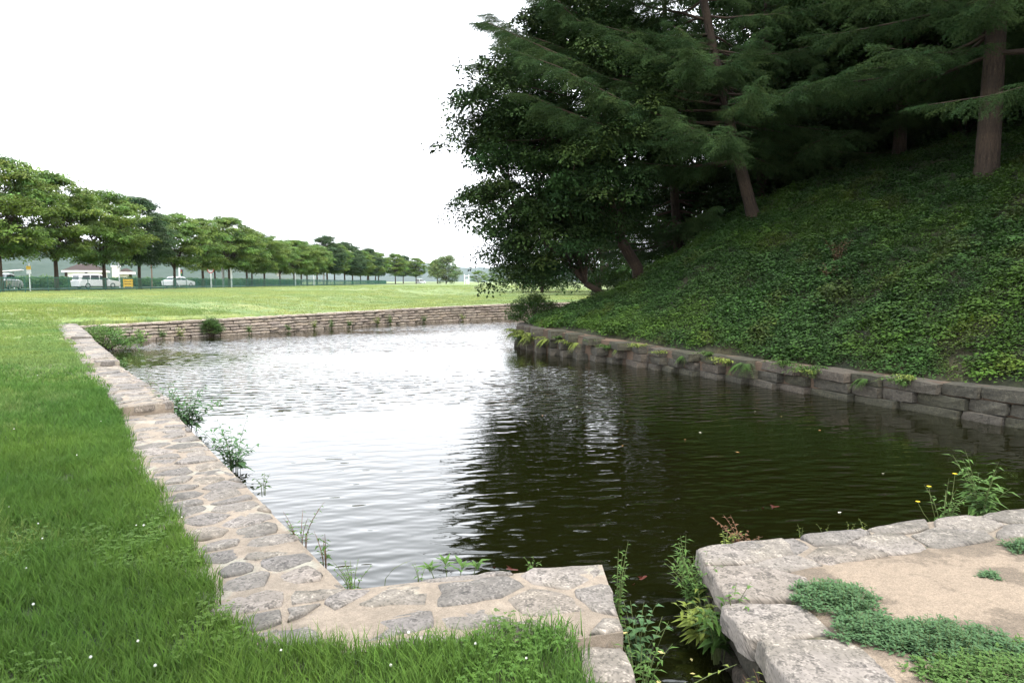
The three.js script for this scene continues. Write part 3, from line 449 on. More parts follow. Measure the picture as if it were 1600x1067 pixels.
{ // the right bank
  const G = 'trees crowding the mound';
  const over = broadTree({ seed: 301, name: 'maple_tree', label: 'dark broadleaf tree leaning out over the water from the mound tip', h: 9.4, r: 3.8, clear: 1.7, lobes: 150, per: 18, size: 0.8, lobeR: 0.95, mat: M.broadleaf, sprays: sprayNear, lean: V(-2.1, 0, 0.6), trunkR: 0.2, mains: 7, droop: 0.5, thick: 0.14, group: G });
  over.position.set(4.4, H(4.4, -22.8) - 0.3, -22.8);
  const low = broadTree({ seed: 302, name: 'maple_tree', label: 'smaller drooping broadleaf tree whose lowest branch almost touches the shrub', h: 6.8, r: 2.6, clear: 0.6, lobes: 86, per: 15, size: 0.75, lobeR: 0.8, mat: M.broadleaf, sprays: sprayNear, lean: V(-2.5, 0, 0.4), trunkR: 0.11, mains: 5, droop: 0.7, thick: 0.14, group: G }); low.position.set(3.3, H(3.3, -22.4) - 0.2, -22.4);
  const at = (x, z) => [x, H(x, z) - 0.15, z];
  conifer({ seed: 310, label: 'leaning larch whose long branches reach out to the left', pos: at(7.25, -20), path: [[0, -0.4, 0], [-0.9, 2.7, 0], [-1.8, 6.2, 0.1], [-2.6, 10.5, 0], [-3.1, 17, 0]], r: 0.19, from: 2.6, reach: 4.6, group: G, dense: 14, boughs: [[2.6, 3.5, 6.2, 0.02], [3.9, 2.75, 7.0, 0.13], [4.5, 3.25, 7.2, 0.16], [5.0, 3.0, 6.8, 0.19], [5.7, 3.3, 6.3, 0.2], [3.1, 2.85, 6.4, 0.1], [3.5, 3.2, 7.2, 0.16], [4.1, 3.35, 7.4, 0.12], [4.7, 2.95, 7.0, 0.2], [5.3, 3.15, 6.6, 0.26], [6.0, 3.0, 6.0, 0.3], [6.8, 3.3, 5.6, 0.3], [7.6, 3.1, 5.2, 0.32], [3.3, 2.2, 4.5, -0.05], [4.4, 1.7, 4.2, -0.12], [4.9, 1.2, 4.6, -0.15]], skip: (a, y) => y < 4.2 && Math.sin(a) > 0.2 && Math.cos(a) > 0 });
  conifer({ seed: 311, label: 'tall straight larch with a bare grey-brown trunk near the right edge', pos: at(11.1, -16), path: [[0, -0.4, 0], [0.03, 4, 0], [0.05, 10, 0], [0.05, 21, 0]], r: 0.27, from: 5.2, reach: 5.8, group: G, dense: 12 });
  conifer({ seed: 312, label: 'slender dark larch deeper in the shade between the two nearer trunks', pos: at(14.7, -25), path: [[0, -0.4, 0], [0.25, 2.5, 0], [0.3, 8, 0], [0.2, 19, 0]], r: 0.2, from: 3.4, reach: 5.5, group: G });
  conifer({ seed: 313, label: 'larch standing behind the leaning larch, its branches drooping in front of the dark wood', pos: at(8.6, -23.5), path: [[0, -0.4, 0], [0, 5, 0], [0, 10, 0], [0, 20, 0]], r: 0.2, from: 2.2, reach: 6, group: G });
  conifer({ seed: 314, label: 'larch at the tip of the mound behind the broadleaf tree', pos: at(6.4, -25.5), path: [[0, -0.4, 0], [-0.4, 4, 0], [-0.8, 9, 0], [-1, 17, 0]], r: 0.2, from: 2.0, reach: 5.6, group: G });
  [[15.5, -15, 21, 'larch just beyond the right edge, its boughs hanging into the top right'], [17.5, -8.5, 20, 'larch beside the right edge shading the bank'], [13.2, -9.6, 19, 'larch whose crown covers the bank close to the landing'], [19, -20, 21, 'larch high on the mound at the right']].forEach(([x, z, h, l], k) => conifer({ seed: 330 + k, label: l, pos: at(x, z), path: [[0, -0.4, 0], [0, h * 0.3, 0], [0, h * 0.6, 0], [0, h, 0]], r: 0.24, from: 3.6, reach: 6.4, group: G, dense: 10 }));
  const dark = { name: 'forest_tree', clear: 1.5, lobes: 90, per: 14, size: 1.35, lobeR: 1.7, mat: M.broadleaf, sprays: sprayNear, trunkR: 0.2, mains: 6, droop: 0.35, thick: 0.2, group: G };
  const spots = [[10.5, -27.5, 13, 4.6], [14, -30.5, 14, 5], [18.5, -29, 14, 5], [17, -24, 15, 5], [22.5, -24.5, 15, 5.2], [23.5, -18, 15, 5.2], [22, -12, 14, 5], [26.5, -29, 15, 5.4], [20.5, -33.5, 12, 4.6], [12.2, -21.6, 13, 4.4], [28, -20, 16, 6]];
  const where = ['behind the leaning larch', 'deep behind the slender larch', 'at the back of the wood', 'above the slender larch', 'on the crest of the mound', 'on the crest behind the straight larch', 'on the crest at the right edge', 'far back on the mound crest', 'at the foot of the mound behind the wood', 'between the leaning and the straight larch', 'highest at the back of the mound'];
  spots.forEach(([x, z, h, r], k) => { const t = broadTree({ ...dark, seed: 340 + k, label: `dark forest tree ${where[k]}`, h, r }); t.position.set(x, H(x, z) - 0.2, z); });
  const us = [[9.2, -25.2, 1], [12, -26.6, 1.1], [15.8, -26.8, 1.2], [19, -24.5, 1.2], [17.5, -20.8, 1], [21, -20.5, 1.3], [19.5, -15.5, 1.1], [22.5, -14.5, 1.2], [7.2, -27, 0.9], [14.6, -22, 0.8]];
  us.forEach(([x, z, s], k) => { const t = broadTree({ ...dark, name: 'understory_tree', seed: 360 + k, label: `bushy understory tree in deep shade ${['left of the slender larch', 'behind the slender larch', 'right of the slender larch', 'left of the straight larch trunk', 'close behind the straight larch', 'right of the straight larch trunk', 'at the right edge of the wood', 'at the far right of the wood', 'at the tip of the mound', 'in the gap before the slender larch'][k]}`, h: 4.6, r: 2.6, clear: 0.3, lobes: 34, per: 11, size: 1.0, lobeR: 1.0, trunkR: 0.08, group: 'understory of the wood' }); t.position.set(x, H(x, z) - 0.1, z); t.scale.setScalar(s); });
  // the wood that closes the field beyond the mound
  [[8, -62, 11, 5.5], [15, -66, 12, 6], [22, -60, 12, 6], [3.5, -78, 10, 5], [11, -84, 12, 6], [30, -58, 13, 6.5], [39, -56, 13, 6.5]].forEach(([x, z, h, r], k) => { const t = broadTree({ ...dark, name: 'field_edge_tree', seed: 380 + k, label: `dark tree at the field edge beyond the mound, ${['nearest the tip', 'second behind the tip', 'third behind the tip', 'farthest left', 'far back in the middle', 'hidden deep to the right', 'last on the right'][k]}`, h, r, clear: 0.8, lobes: 50, per: 11, size: 1.7, lobeR: 2, group: 'wood at the edge of the field' }); t.position.set(x, H(x, z) - 0.1, z); });
}

// ---------------------------------------------------------------- grass and ground cover
function tuft(n, rad, len, wid, R, lean = 0.45) { const b = new MB(); for (let k = 0; k < n; k++) { const a = R() * 6.283, r = Math.sqrt(R()) * rad, s = R() * 6.283, l = len * R.r(0.55, 1.15), t = R() * 6.283, q = lean * R.r(0.3, 1.2); b.blade(V(Math.cos(a) * r, -0.012, Math.sin(a) * r), V(Math.cos(s), 0, Math.sin(s)), V(Math.cos(t) * q, 0, Math.sin(t) * q), l, wid * R.r(0.7, 1.2)); } return b.geo(); }
function cloverTuft(n, rad, h, R) { const b = new MB(); for (let k = 0; k < n; k++) { const a = R() * 6.283, r = Math.sqrt(R()) * rad, p = V(Math.cos(a) * r, h * R.r(0.4, 1), Math.sin(a) * r), y0 = R() * 6.283; for (let j = 0; j < 3; j++) { const t = y0 + j * 2.094, l = R.r(0.011, 0.018); b.quadLeaf(p, V(Math.cos(t), 0.15, Math.sin(t)).normalize(), V(0, 1, 0), l, l * 0.95); } } return b.geo(); }
function patchCover(n, rad, h, leaf, R) { const b = new MB(); for (let k = 0; k < n; k++) { const a = R() * 6.283, r = Math.sqrt(R()) * rad, p = V(Math.cos(a) * r, h * Math.pow(R(), 0.6), Math.sin(a) * r), t = R() * 6.283, l = leaf * R.r(0.6, 1.3); b.quadLeaf(p, V(Math.cos(t), R.r(-0.45, 0.35), Math.sin(t)).normalize(), V(R.g() * 0.4, 1, R.g() * 0.4), l, l * 0.72); } return b.geo(); }
function stalkCover(R, h, n, leaf) { const b = new MB(), lx = R.g() * 0.2, lz = R.g() * 0.2, at = (t) => V(lx * t * t * h, h * t, lz * t * t * h); b.tube([at(0), at(0.5), at(1)], [0.004, 0.003, 0.0015], 3); for (let k = 0; k < n; k++) { const t = 0.15 + 0.85 * k / n, a = k * 2.4 + R.g() * 0.3, l = leaf * (1.25 - 0.7 * t) * R.r(0.8, 1.2); b.quadLeaf(at(t), V(Math.cos(a), R.r(-0.3, 0.4), Math.sin(a)).normalize(), V(0, 1, 0), l, l * 0.42); } return b.geo(); }
{
  const R = rng(400), tufts = [tuft(22, 0.06, 0.125, 0.0052, rng(401), 0.55), tuft(22, 0.06, 0.09, 0.0058, rng(402), 0.7)], clov = cloverTuft(12, 0.08, 0.07, rng(403)), wide = tuft(40, 0.2, 0.075, 0.011, rng(404), 0.6), lists = [[], [], [], [], []];
  const paleShare = (x, z) => sstep(0.4, 0.6, 0.55 * fbm(x * 0.5 + 3, z * 0.5, 4) + 0.45 * clamp(alongWall(x, z) / 17));  // patchy share of paler, yellower tufts, rising along the wall towards the field
  const soft = (x, z) => { const a = fbm(x * 0.8, z * 0.8, 3), b = fbm(x * 0.21 + 7, z * 0.21, 3); const w = 0.5 * (a - 0.5) + 0.7 * (b - 0.5); return [1 + w * 0.9, 1 + w * 0.35, 1 - w * 0.1]; };
  const put = (which, x, z, s, y = H(x, z)) => { const c = soft(x, z), k = 1 + R.g() * 0.14; if (which < 4 && R() < paleShare(x, z)) { c[0] *= 2.0; c[1] *= 1.42; c[2] *= 2.3; } lists[which].push([mat4(x, y, z, R.g() * 0.08, R() * 6.283, R.g() * 0.08, s, s * R.r(0.8, 1.2)), lin(clamp(c[0] * k * (1 + R.g() * 0.06), 0.3, 3), clamp(c[1] * k, 0.3, 3), clamp(c[2] * k, 0.3, 4))]); };
  const lawnOK = (x, z, n) => !n.inside && x < 0.6 && (n.kind === 'left' ? n.d > 0.56 + 0.1 * fbm(x * 5, z * 5, 2) : n.kind === 'near' ? n.d > 0.66 + 0.14 * (fbm(x * 4, z * 4, 2) - 0.3) : n.kind === 'channel' ? n.d > 0.2 + 0.06 * fbm(x * 9, z * 9, 2) && z > -3.12 + 0.14 * fbm(x * 5, z * 5, 2) : n.d > 0.5);
  const sow = (x0, x1, z0, z1, per, f) => { const n = Math.round((x1 - x0) * (z1 - z0) * per); for (let k = 0; k < n; k++) f(R.r(x0, x1), R.r(z0, z1)); };
  const seen = (x, z, m = 1.0) => -z > 1.2 && Math.abs(x) < -z * 0.78 + m;
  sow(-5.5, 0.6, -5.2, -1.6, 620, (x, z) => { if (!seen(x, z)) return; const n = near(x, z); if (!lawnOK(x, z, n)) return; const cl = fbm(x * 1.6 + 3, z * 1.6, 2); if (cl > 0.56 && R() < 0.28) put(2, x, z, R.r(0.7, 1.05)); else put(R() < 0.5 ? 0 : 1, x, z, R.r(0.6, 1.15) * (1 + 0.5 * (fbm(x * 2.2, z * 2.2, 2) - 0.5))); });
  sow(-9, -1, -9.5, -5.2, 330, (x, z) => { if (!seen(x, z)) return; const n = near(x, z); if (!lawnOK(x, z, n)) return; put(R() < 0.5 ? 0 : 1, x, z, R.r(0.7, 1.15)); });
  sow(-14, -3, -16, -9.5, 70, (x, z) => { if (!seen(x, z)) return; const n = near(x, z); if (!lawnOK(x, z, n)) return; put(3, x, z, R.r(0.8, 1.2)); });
  sow(-24, -6, -27, -16, 34, (x, z) => { if (!seen(x, z)) return; const n = near(x, z); if (n.inside || n.d < 0.6) return; put(3, x, z, R.r(0.8, 1.25)); });
  sow(-45, 12, -62, -23, 9, (x, z) => { if (!seen(x, z)) return; const n = near(x, z); if (n.inside || n.d < 0.36 || n.mound < n.other) return; put(4, x, z, R.r(0.8, 1.6)); });
  sow(-38, 14, -140, -62, 1.2, (x, z) => { if (!seen(x, z)) return; put(4, x, z, R.r(1, 2.2)); });
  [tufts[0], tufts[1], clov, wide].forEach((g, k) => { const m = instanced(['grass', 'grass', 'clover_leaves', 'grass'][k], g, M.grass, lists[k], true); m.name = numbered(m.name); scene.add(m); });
  { const m = instanced('field_grass', tuft(36, 0.34, 0.045, 0.018, rng(405), 0.9), leafMat(0.23, 0.285, 0.1, 0.3), lists[4], true); scene.add(m); }

  // creeping plants over the mound
  const cov = [patchCover(30, 0.17, 0.14, 0.05, rng(411)), patchCover(26, 0.17, 0.2, 0.062, rng(412)), stalkCover(rng(413), 0.42, 16, 0.11), tuft(18, 0.09, 0.28, 0.008, rng(414), 0.7)], cl = [[], [], [], []];
  const putC = (w, x, z, s) => { const a = fbm(x * 0.9 + 5, z * 0.9, 3), b = fbm(x * 0.3, z * 0.3 + 9, 3), yel = sstep(0.48, 0.66, a), k = (1 + R.g() * 0.22) * (0.7 + 0.75 * b), dryR = sstep(0.66, 0.78, fbm(x * 1.2 + 50, z * 1.2, 3)); const lump = 0.65 + 0.8 * fbm(x * 1.6 + 20, z * 1.6, 2); s *= lump; cl[w].push([mat4(x, H(x, z) - 0.02, z, R.g() * 0.2 - 0.2, R() * 6.283, R.g() * 0.2, s), lin(clamp(k * (0.85 + 0.5 * yel + 0.5 * dryR), 0.3, 2.4), clamp(k * (1 + 0.3 * yel), 0.3, 2), clamp(k * (1 - 0.1 * yel), 0.3, 2))]); };
  sow(-0.5, 17, -27, -4, 200, (x, z) => {
    if (!(Math.abs(x) < -z * 0.78 + 1.5)) return; const n = near(x, z); if (n.inside || n.mound > n.other || n.mound < 0.3 + 0.42 * fbm(x * 1.1, z * 1.1, 2)) return; const s = n.mound;
    if (s > 6 && R() < 0.45) return; if (s > 10 && R() < 0.4) return;
    const bare = fbm(x * 1.1 + 90, z * 1.1, 3); if (bare > 0.7 && R() < 0.45) return;
    const q = R(); if (q < 0.5) putC(0, x, z, R.r(0.7, 1.3)); else if (q < 0.86) putC(1, x, z, R.r(0.6, 1.3)); else if (q < 0.91) putC(2, x, z, R.r(0.5, 1.1)); else if (fbm(x * 0.6, z * 0.6 + 30, 2) > 0.5) putC(3, x, z, R.r(0.6, 1.1)); else putC(0, x, z, R.r(0.8, 1.3));
  });
  cl.forEach((l, k) => { const m = instanced(k === 3 ? 'bank_grass' : 'ground_cover', cov[k], M.cover, l, true); m.name = numbered(m.name); scene.add(m); });
}

// ---------------------------------------------------------------- plants at the water's edge
function herb(R, o) { // {h, stems, leaf, wid, n, spread, droop} upright leafy stems
  const st = new MB(), lf = new MB();
  for (let s = 0; s < o.stems; s++) {
    const a = R() * 6.283, sp = o.spread * R.r(0.3, 1.1), h = o.h * R.r(0.55, 1.05), bx = Math.cos(a) * sp * 0.25, bz = Math.sin(a) * sp * 0.25, at = (t) => V(bx + Math.cos(a) * sp * t * t + (o.dx ?? 0) * t * t, h * t * (1 - (o.arch ?? 0) * t * t), bz + Math.sin(a) * sp * t * t + (o.dz ?? 0) * t * t);
    st.tube([V(bx, -0.06, bz), at(0.3), at(0.6), at(0.85), at(1)], [1, 0.9, 0.7, 0.5, 0.25].map((k) => k * (o.thick ?? 0.0035)), 4);
    for (let k = 0; k < o.n; k++) { const t = (o.from ?? 0.12) + (1 - (o.from ?? 0.12)) * (k + R() * 0.5) / o.n, b = k * 2.4 + R.g() * 0.4, l = o.leaf * (1.15 - 0.55 * t) * R.r(0.7, 1.2); lf.leaf(at(Math.min(t, 1)), V(Math.cos(b), R.r(-0.15, 0.55) - (o.droop ?? 0), Math.sin(b)).normalize(), V(0, 1, 0), l, l * o.wid, 0.2, 0.25); }
  }
  return [st.geo(true), lf.geo()];
}
function fern(R, o) { const st = new MB(), lf = new MB(); for (let s = 0; s < o.fronds; s++) { const a = o.dir !== undefined ? o.dir + R.g() * 1.1 : R() * 6.283, L = o.len * R.r(0.6, 1.1), at = (t) => V(Math.cos(a) * L * t * 0.9, L * (0.4 * t - 1.1 * t * t), Math.sin(a) * L * t * 0.9); st.tube([at(-0.05), at(0.3), at(0.6), at(1)], [0.004, 0.003, 0.002, 0.001], 3); const sd = V(-Math.sin(a), 0, Math.cos(a)); for (let k = 0; k < 15; k++) { const t = 0.1 + 0.9 * k / 15, l = L * 0.3 * Math.sin(Math.PI * (0.12 + 0.86 * t)) * R.r(0.8, 1.1); for (const g of [-1, 1]) lf.quadLeaf(at(t), sd.clone().multiplyScalar(g).add(V(Math.cos(a) * 0.4, -0.25, Math.sin(a) * 0.4)).normalize(), V(0, 1, 0), l, l * 0.3); } } return [st.geo(true), lf.geo()]; }
function plant(name, label, pos, [stem, leaves], mat, stemMat = M.stem, group, cat = 'plant') { const t = thing(name, label, cat, pos, 0, group); part(t, 'stem', stem, stemMat).userData.kind = 'stuff'; part(t, 'foliage', leaves, mat).userData.kind = 'stuff'; return t; }
function bush(name, label, pos, R, o, mat, group) { const st = new MB(), l = [[], []]; for (let k = 0; k < o.n; k++) { const u = R.r(-0.2, 1), a = R() * 6.283, q = Math.sqrt(1 - u * u) * R.r(0.5, 1), p = V(Math.cos(a) * q * o.rx, o.h * (0.35 + 0.62 * u * R.r(0.7, 1.05)), Math.sin(a) * q * (o.rz ?? o.rx)); if (k % 3 === 0) st.tube([V(0, -0.1, 0), V(p.x * 0.5, p.y * 0.6, p.z * 0.5), p], [0.012, 0.007, 0.003], 4); l[k % 2].push([mat4(p.x, p.y, p.z, R.g() * 0.5, R() * 6.283, R.g() * 0.5, o.size * R.r(0.7, 1.2)), toneOf(R, 0.35, 0.3)]); } const t = thing(name, label, 'bush', pos, 0, group); part(t, 'branches', st.geo(true), M.barkDark).userData.kind = 'stuff'; l.forEach((x, k) => t.add(instanced('foliage', o.sprays[k], mat, x, true))); return t; }
const sprayFine = [1, 2].map((s) => spray(50, 0.17, 0.5, rng(170 + s), 0.18, 0.3));
{
  const R = rng(500), W = WATER;
  // along the left wall, from the far corner to the camera
  bush('wall_bush', 'sprawling green bush in the far left corner of the pond', [-12.35, W, -20.2], R, { n: 150, rx: 1.15, rz: 0.9, h: 0.72, size: 0.34, sprays: sprayFine }, M.weed);
  bush('wall_bush', 'round dark bush growing from the far sandstone wall', [-11.3, W - 0.02, -25.15], R, { n: 130, rx: 0.42, rz: 0.3, h: 0.72, size: 0.26, sprays: sprayFine }, M.cover);
  plant('water_weed', 'tall leafy weed below the third step of the left wall', [-8.6, W, -14.5], herb(R, { h: 0.45, stems: 12, leaf: 0.15, wid: 0.4, n: 12, spread: 0.25 }), M.weed);
  plant('water_weed', 'small leafy weed at the wall above the large leafy weed', [-6.6, W, -11.9], herb(R, { h: 0.45, stems: 6, leaf: 0.1, wid: 0.4, n: 10, spread: 0.2 }), M.weed);
  plant('water_weed', 'large leafy weed hanging beside the first step of the left wall', [-4.42, W + 0.05, -9.0], herb(R, { h: 0.62, stems: 26, leaf: 0.15, wid: 0.34, n: 14, spread: 0.42, droop: 0.1 }), M.weedBlue);
  plant('water_weed', 'spreading leafy weed halfway along the left wall', [-2.98, W, -7.05], herb(R, { h: 0.6, stems: 14, leaf: 0.15, wid: 0.32, n: 12, spread: 0.3 }), M.weedBlue);
  plant('water_weed', 'small dark sprig leaning over the left wall edge', [-2.13, -0.12, -5.62], herb(R, { h: 0.22, stems: 3, leaf: 0.06, wid: 0.45, n: 7, spread: 0.1 }), M.cover);
  plant('wall_sprig', 'reddish sprig with thin seed stalks on the left wall edge', [-1.4, -0.1, -4.3], herb(R, { h: 0.3, stems: 8, leaf: 0.045, wid: 0.3, n: 9, spread: 0.12, thick: 0.003 }), M.weed, M.stemRed);
  plant('wall_sprig', 'dark curling twig with pointed leaves rising over the water', [-1.12, -0.12, -3.98], herb(R, { h: 0.32, stems: 3, leaf: 0.07, wid: 0.3, n: 10, spread: 0.14, dx: 0.08, thick: 0.004 }), M.cover, M.stemRed);
  plant('wall_sprig', 'pale green budding herb in the inner corner of the wall', [-0.88, -0.06, -3.57], herb(R, { h: 0.2, stems: 9, leaf: 0.035, wid: 0.35, n: 8, spread: 0.09, thick: 0.003 }), M.weed);
  plant('wall_sprig', 'thin arching grass stalk bending over the water by the corner', [-0.72, -0.06, -3.6], herb(R, { h: 0.25, stems: 1, leaf: 0.03, wid: 0.15, n: 2, spread: 0.02, dx: 0.16, arch: 0.25, thick: 0.0022, from: 0.8 }), M.weedYellow);
  plant('wall_sprig', 'tiny two-stalked sprig left of the broad-leaved plant', [-0.52, -0.05, -3.66], herb(R, { h: 0.14, stems: 3, leaf: 0.03, wid: 0.4, n: 5, spread: 0.05, thick: 0.002 }), M.weed);
  { // broad pointed leaves, each one told apart
    const t = thing('broad_leaf_plant', 'fresh plant with broad pointed leaves rising behind the near wall', 'plant', [-0.34, -0.12, -3.76]); t.scale.setScalar(0.82); const Q = rng(511);
    for (let s = 0; s < 4; s++) { const a = s * 1.9 + 0.4, bx = (s - 1.5) * 0.075, top = V(bx * 1.5, 0.13 + Q() * 0.06, 0.02 * Math.sin(a)), m = new MB(); m.tube([V(bx * 0.4, -0.2, 0), V(bx, 0, 0), top], [0.004, 0.0035, 0.0025], 4); part(t, 'stem', m.geo(true), M.stem); for (let k = 0; k < 7; k++) { const b = new MB(), an = (k / 7) * 6.283 + a, l = Q.r(0.075, 0.115); b.leaf(V(0, 0, 0), V(Math.cos(an), Q.r(0.5, 1.3), Math.sin(an) * 0.8).normalize(), V(0, 1, 0), l, l * 0.36, 0.18, 0.3); part(t, 'leaf', b.geo(), M.weed).position.set(top.x, top.y - k * 0.008, top.z); } }
  }
  plant('wall_sprig', 'tiny herb in a crack near the end of the near wall', [0.12, -0.04, -3.78], herb(R, { h: 0.09, stems: 5, leaf: 0.03, wid: 0.5, n: 5, spread: 0.06, thick: 0.002 }), M.weed);
  // in the outlet
  plant('channel_weed', 'upright weed with fine buds at the end of the near wall', [0.6, W, -3.72], herb(R, { h: 0.52, stems: 8, leaf: 0.05, wid: 0.4, n: 14, spread: 0.07 }), M.weed, M.stem, 'weeds in the outlet');
  plant('channel_weed', 'drooping weed with round leaves under the near wall end', [0.66, W, -3.4], herb(R, { h: 0.36, stems: 9, leaf: 0.07, wid: 0.6, n: 9, spread: 0.14 }), M.weedBlue, M.stem, 'weeds in the outlet');
  plant('channel_weed', 'grassy weed with a yellow bud beside the pale kerb block', [0.6, W, -3.02], herb(R, { h: 0.4, stems: 12, leaf: 0.08, wid: 0.22, n: 9, spread: 0.14 }), M.weed, M.stem, 'weeds in the outlet');
  plant('channel_weed', 'low leafy weed growing beside the lower kerb block', [0.62, W, -2.72], herb(R, { h: 0.32, stems: 10, leaf: 0.07, wid: 0.5, n: 9, spread: 0.16 }), M.cover, M.stem, 'weeds in the outlet');
  plant('channel_weed', 'long stem arching across the outlet with leaves at its tip', [0.62, W, -2.9], herb(R, { h: 0.3, stems: 2, leaf: 0.06, wid: 0.4, n: 8, spread: 0.03, dx: 0.36, from: 0.5, thick: 0.004 }), M.weedYellow, M.stem, 'weeds in the outlet');
  // on the landing's side wall
  plant('wall_weed', 'tall thin weed at the outer corner of the landing', [1.07, -0.16, -4.02], herb(R, { h: 0.3, stems: 4, leaf: 0.07, wid: 0.25, n: 10, spread: 0.05 }), M.weed, M.stem, 'weeds hanging on the landing wall');
  plant('wall_weed', 'dense feathery weed clump on the landing corner', [1.1, -0.26, -3.86], herb(R, { h: 0.3, stems: 34, leaf: 0.06, wid: 0.3, n: 13, spread: 0.15 }), M.weed, M.stem, 'weeds hanging on the landing wall');
  plant('wall_weed', 'long-leaved weed spreading low from the landing wall', [1.08, -0.36, -3.62], herb(R, { h: 0.3, stems: 16, leaf: 0.13, wid: 0.26, n: 8, spread: 0.16 }), M.weedYellow, M.stem, 'weeds hanging on the landing wall');
  plant('wall_weed', 'broad-leaved weed hanging beneath the second coping stone', [1.09, -0.3, -3.4], herb(R, { h: 0.32, stems: 12, leaf: 0.1, wid: 0.4, n: 8, spread: 0.14, droop: 0.2 }), M.cover, M.stem, 'weeds hanging on the landing wall');
  plant('wall_weed', 'small sprig with oval leaves rising above the second coping stone', [1.14, -0.1, -3.34], herb(R, { h: 0.2, stems: 4, leaf: 0.06, wid: 0.4, n: 7, spread: 0.09 }), M.weed, M.stem, 'weeds hanging on the landing wall');
  plant('wall_weed', 'dry yellowish grassy weed at the bottom of the landing wall', [1.12, -0.28, -2.76], herb(R, { h: 0.24, stems: 26, leaf: 0.05, wid: 0.18, n: 9, spread: 0.14 }), M.weedYellow, M.stemRed, 'weeds hanging on the landing wall');
  // along the landing's rim
  plant('rim_weed', 'reddish-leaved sprig at the landing rim', [1.5, -0.08, -4.24], herb(R, { h: 0.2, stems: 8, leaf: 0.05, wid: 0.45, n: 8, spread: 0.16 }), M.weedRed, M.stemRed);
  plant('rim_weed', 'pale small sprig left of the reddish one on the landing rim', [1.38, -0.06, -4.2], herb(R, { h: 0.14, stems: 6, leaf: 0.04, wid: 0.5, n: 6, spread: 0.1 }), M.weedYellow, M.stem);
  [[1.92, -4.32], [2.1, -4.38], [2.3, -4.44], [2.42, -4.48]].forEach(([x, z], k) => plant('rim_sprig', ['first', 'second', 'third', 'fourth'][k] + ' tiny sprig from the left along the middle of the landing rim', [x, -0.06, z], herb(R, { h: 0.11, stems: 3, leaf: 0.02, wid: 0.4, n: 5, spread: 0.04, thick: 0.002 }), M.weedYellow, M.stem, 'tiny sprigs along the landing rim'));
  { const p = plant('flowering_weed', 'weed with yellow buttercup flowers at the landing rim', [3.16, -0.14, -4.78], herb(R, { h: 0.4, stems: 9, leaf: 0.06, wid: 0.4, n: 9, spread: 0.16 }), M.weed); const f = new MB(); for (let k = 0; k < 6; k++) { const a = k * 1.047; f.leaf(V(0, 0, 0), V(Math.cos(a), 0.5, Math.sin(a)).normalize(), V(0, 1, 0), 0.02, 0.016); } for (const [x, y, z] of [[0.05, 0.4, 0.02], [-0.22, 0.2, 0.04], [-0.12, 0.3, 0]]) { const s = new MB(); s.tube([V(x * 0.3, -0.02, z), V(x * 0.8, y * 0.6, z), V(x, y, z)], [0.002, 0.002, 0.0015], 3); part(p, 'stem', s.geo(), M.stem); part(p, 'flower', f.geo(), M.petalYellow).position.set(x, y, z); } }
  plant('rim_weed', 'tall bright green leafy plant at the right end of the landing rim', [3.52, -0.14, -4.9], herb(R, { h: 0.5, stems: 13, leaf: 0.13, wid: 0.26, n: 13, spread: 0.22 }), M.weed);
  // mats of herbs on the sandy landing
  const mat = (label, x, z, rx, rz, n, h, m) => { const st = new MB(), lf = new MB(); for (let k = 0; k < n; k++) { const a = R() * 6.283, q = Math.pow(R(), 0.62) * R.r(0.85, 1.25), px = Math.cos(a) * q * rx, pz = Math.sin(a) * q * rz, hh = h * R.r(0.45, 1.1) * Math.max(0.35, 1 - 0.5 * q * q), lx = R.g() * 0.03, lz = R.g() * 0.03; st.tube([V(px, -0.02, pz), V(px + lx, hh, pz + lz)], [0.002, 0.001], 3); for (let j = 0; j < 9; j++) { const t = 0.2 + 0.8 * j / 9, b = j * 2.4 + R() * 1, l = 0.032 * R.r(0.7, 1.3) * (1.2 - 0.5 * t); lf.quadLeaf(V(px + lx * t, hh * t, pz + lz * t), V(Math.cos(b), R.r(0, 0.8), Math.sin(b)).normalize(), V(0, 1, 0), l, l * 0.42); } } return plant('herb_mat', label, [x, 0.0, z], [st.geo(), lf.geo()], m, M.stem, 'herb mats on the sandy landing'); };
  mat('blue-green herb mat nearest the second coping stone of the landing', 1.68, -3.33, 0.2, 0.17, 260, 0.1, M.weedBlue);
  mat('narrow blue-green herb mat linking the two larger mats', 1.72, -3.03, 0.2, 0.13, 200, 0.08, M.weedBlue);
  mat('large lush herb mat at the bottom of the picture on the landing', 1.98, -2.9, 0.28, 0.17, 330, 0.12, M.weedBlue);
  mat('dense herb mat below the large one at the bottom edge', 2.0, -2.66, 0.3, 0.15, 330, 0.1, M.weed);
  mat('thin straggling herbs right of the large mat', 2.38, -2.86, 0.16, 0.1, 40, 0.06, M.weed);
  mat('small herb tuft at the right edge of the landing', 3.2, -3.98, 0.16, 0.1, 90, 0.1, M.weedBlue);
  mat('thin herb tuft below the one at the right edge', 3.05, -3.62, 0.13, 0.12, 50, 0.06, M.weedBlue);
  mat('tiny lone herb tuft in the middle of the sandy landing', 2.66, -3.62, 0.05, 0.04, 26, 0.05, M.weedBlue);
  mat('tiny herb tuft low at the right of the landing', 2.52, -2.74, 0.06, 0.04, 22, 0.05, M.weedBlue);
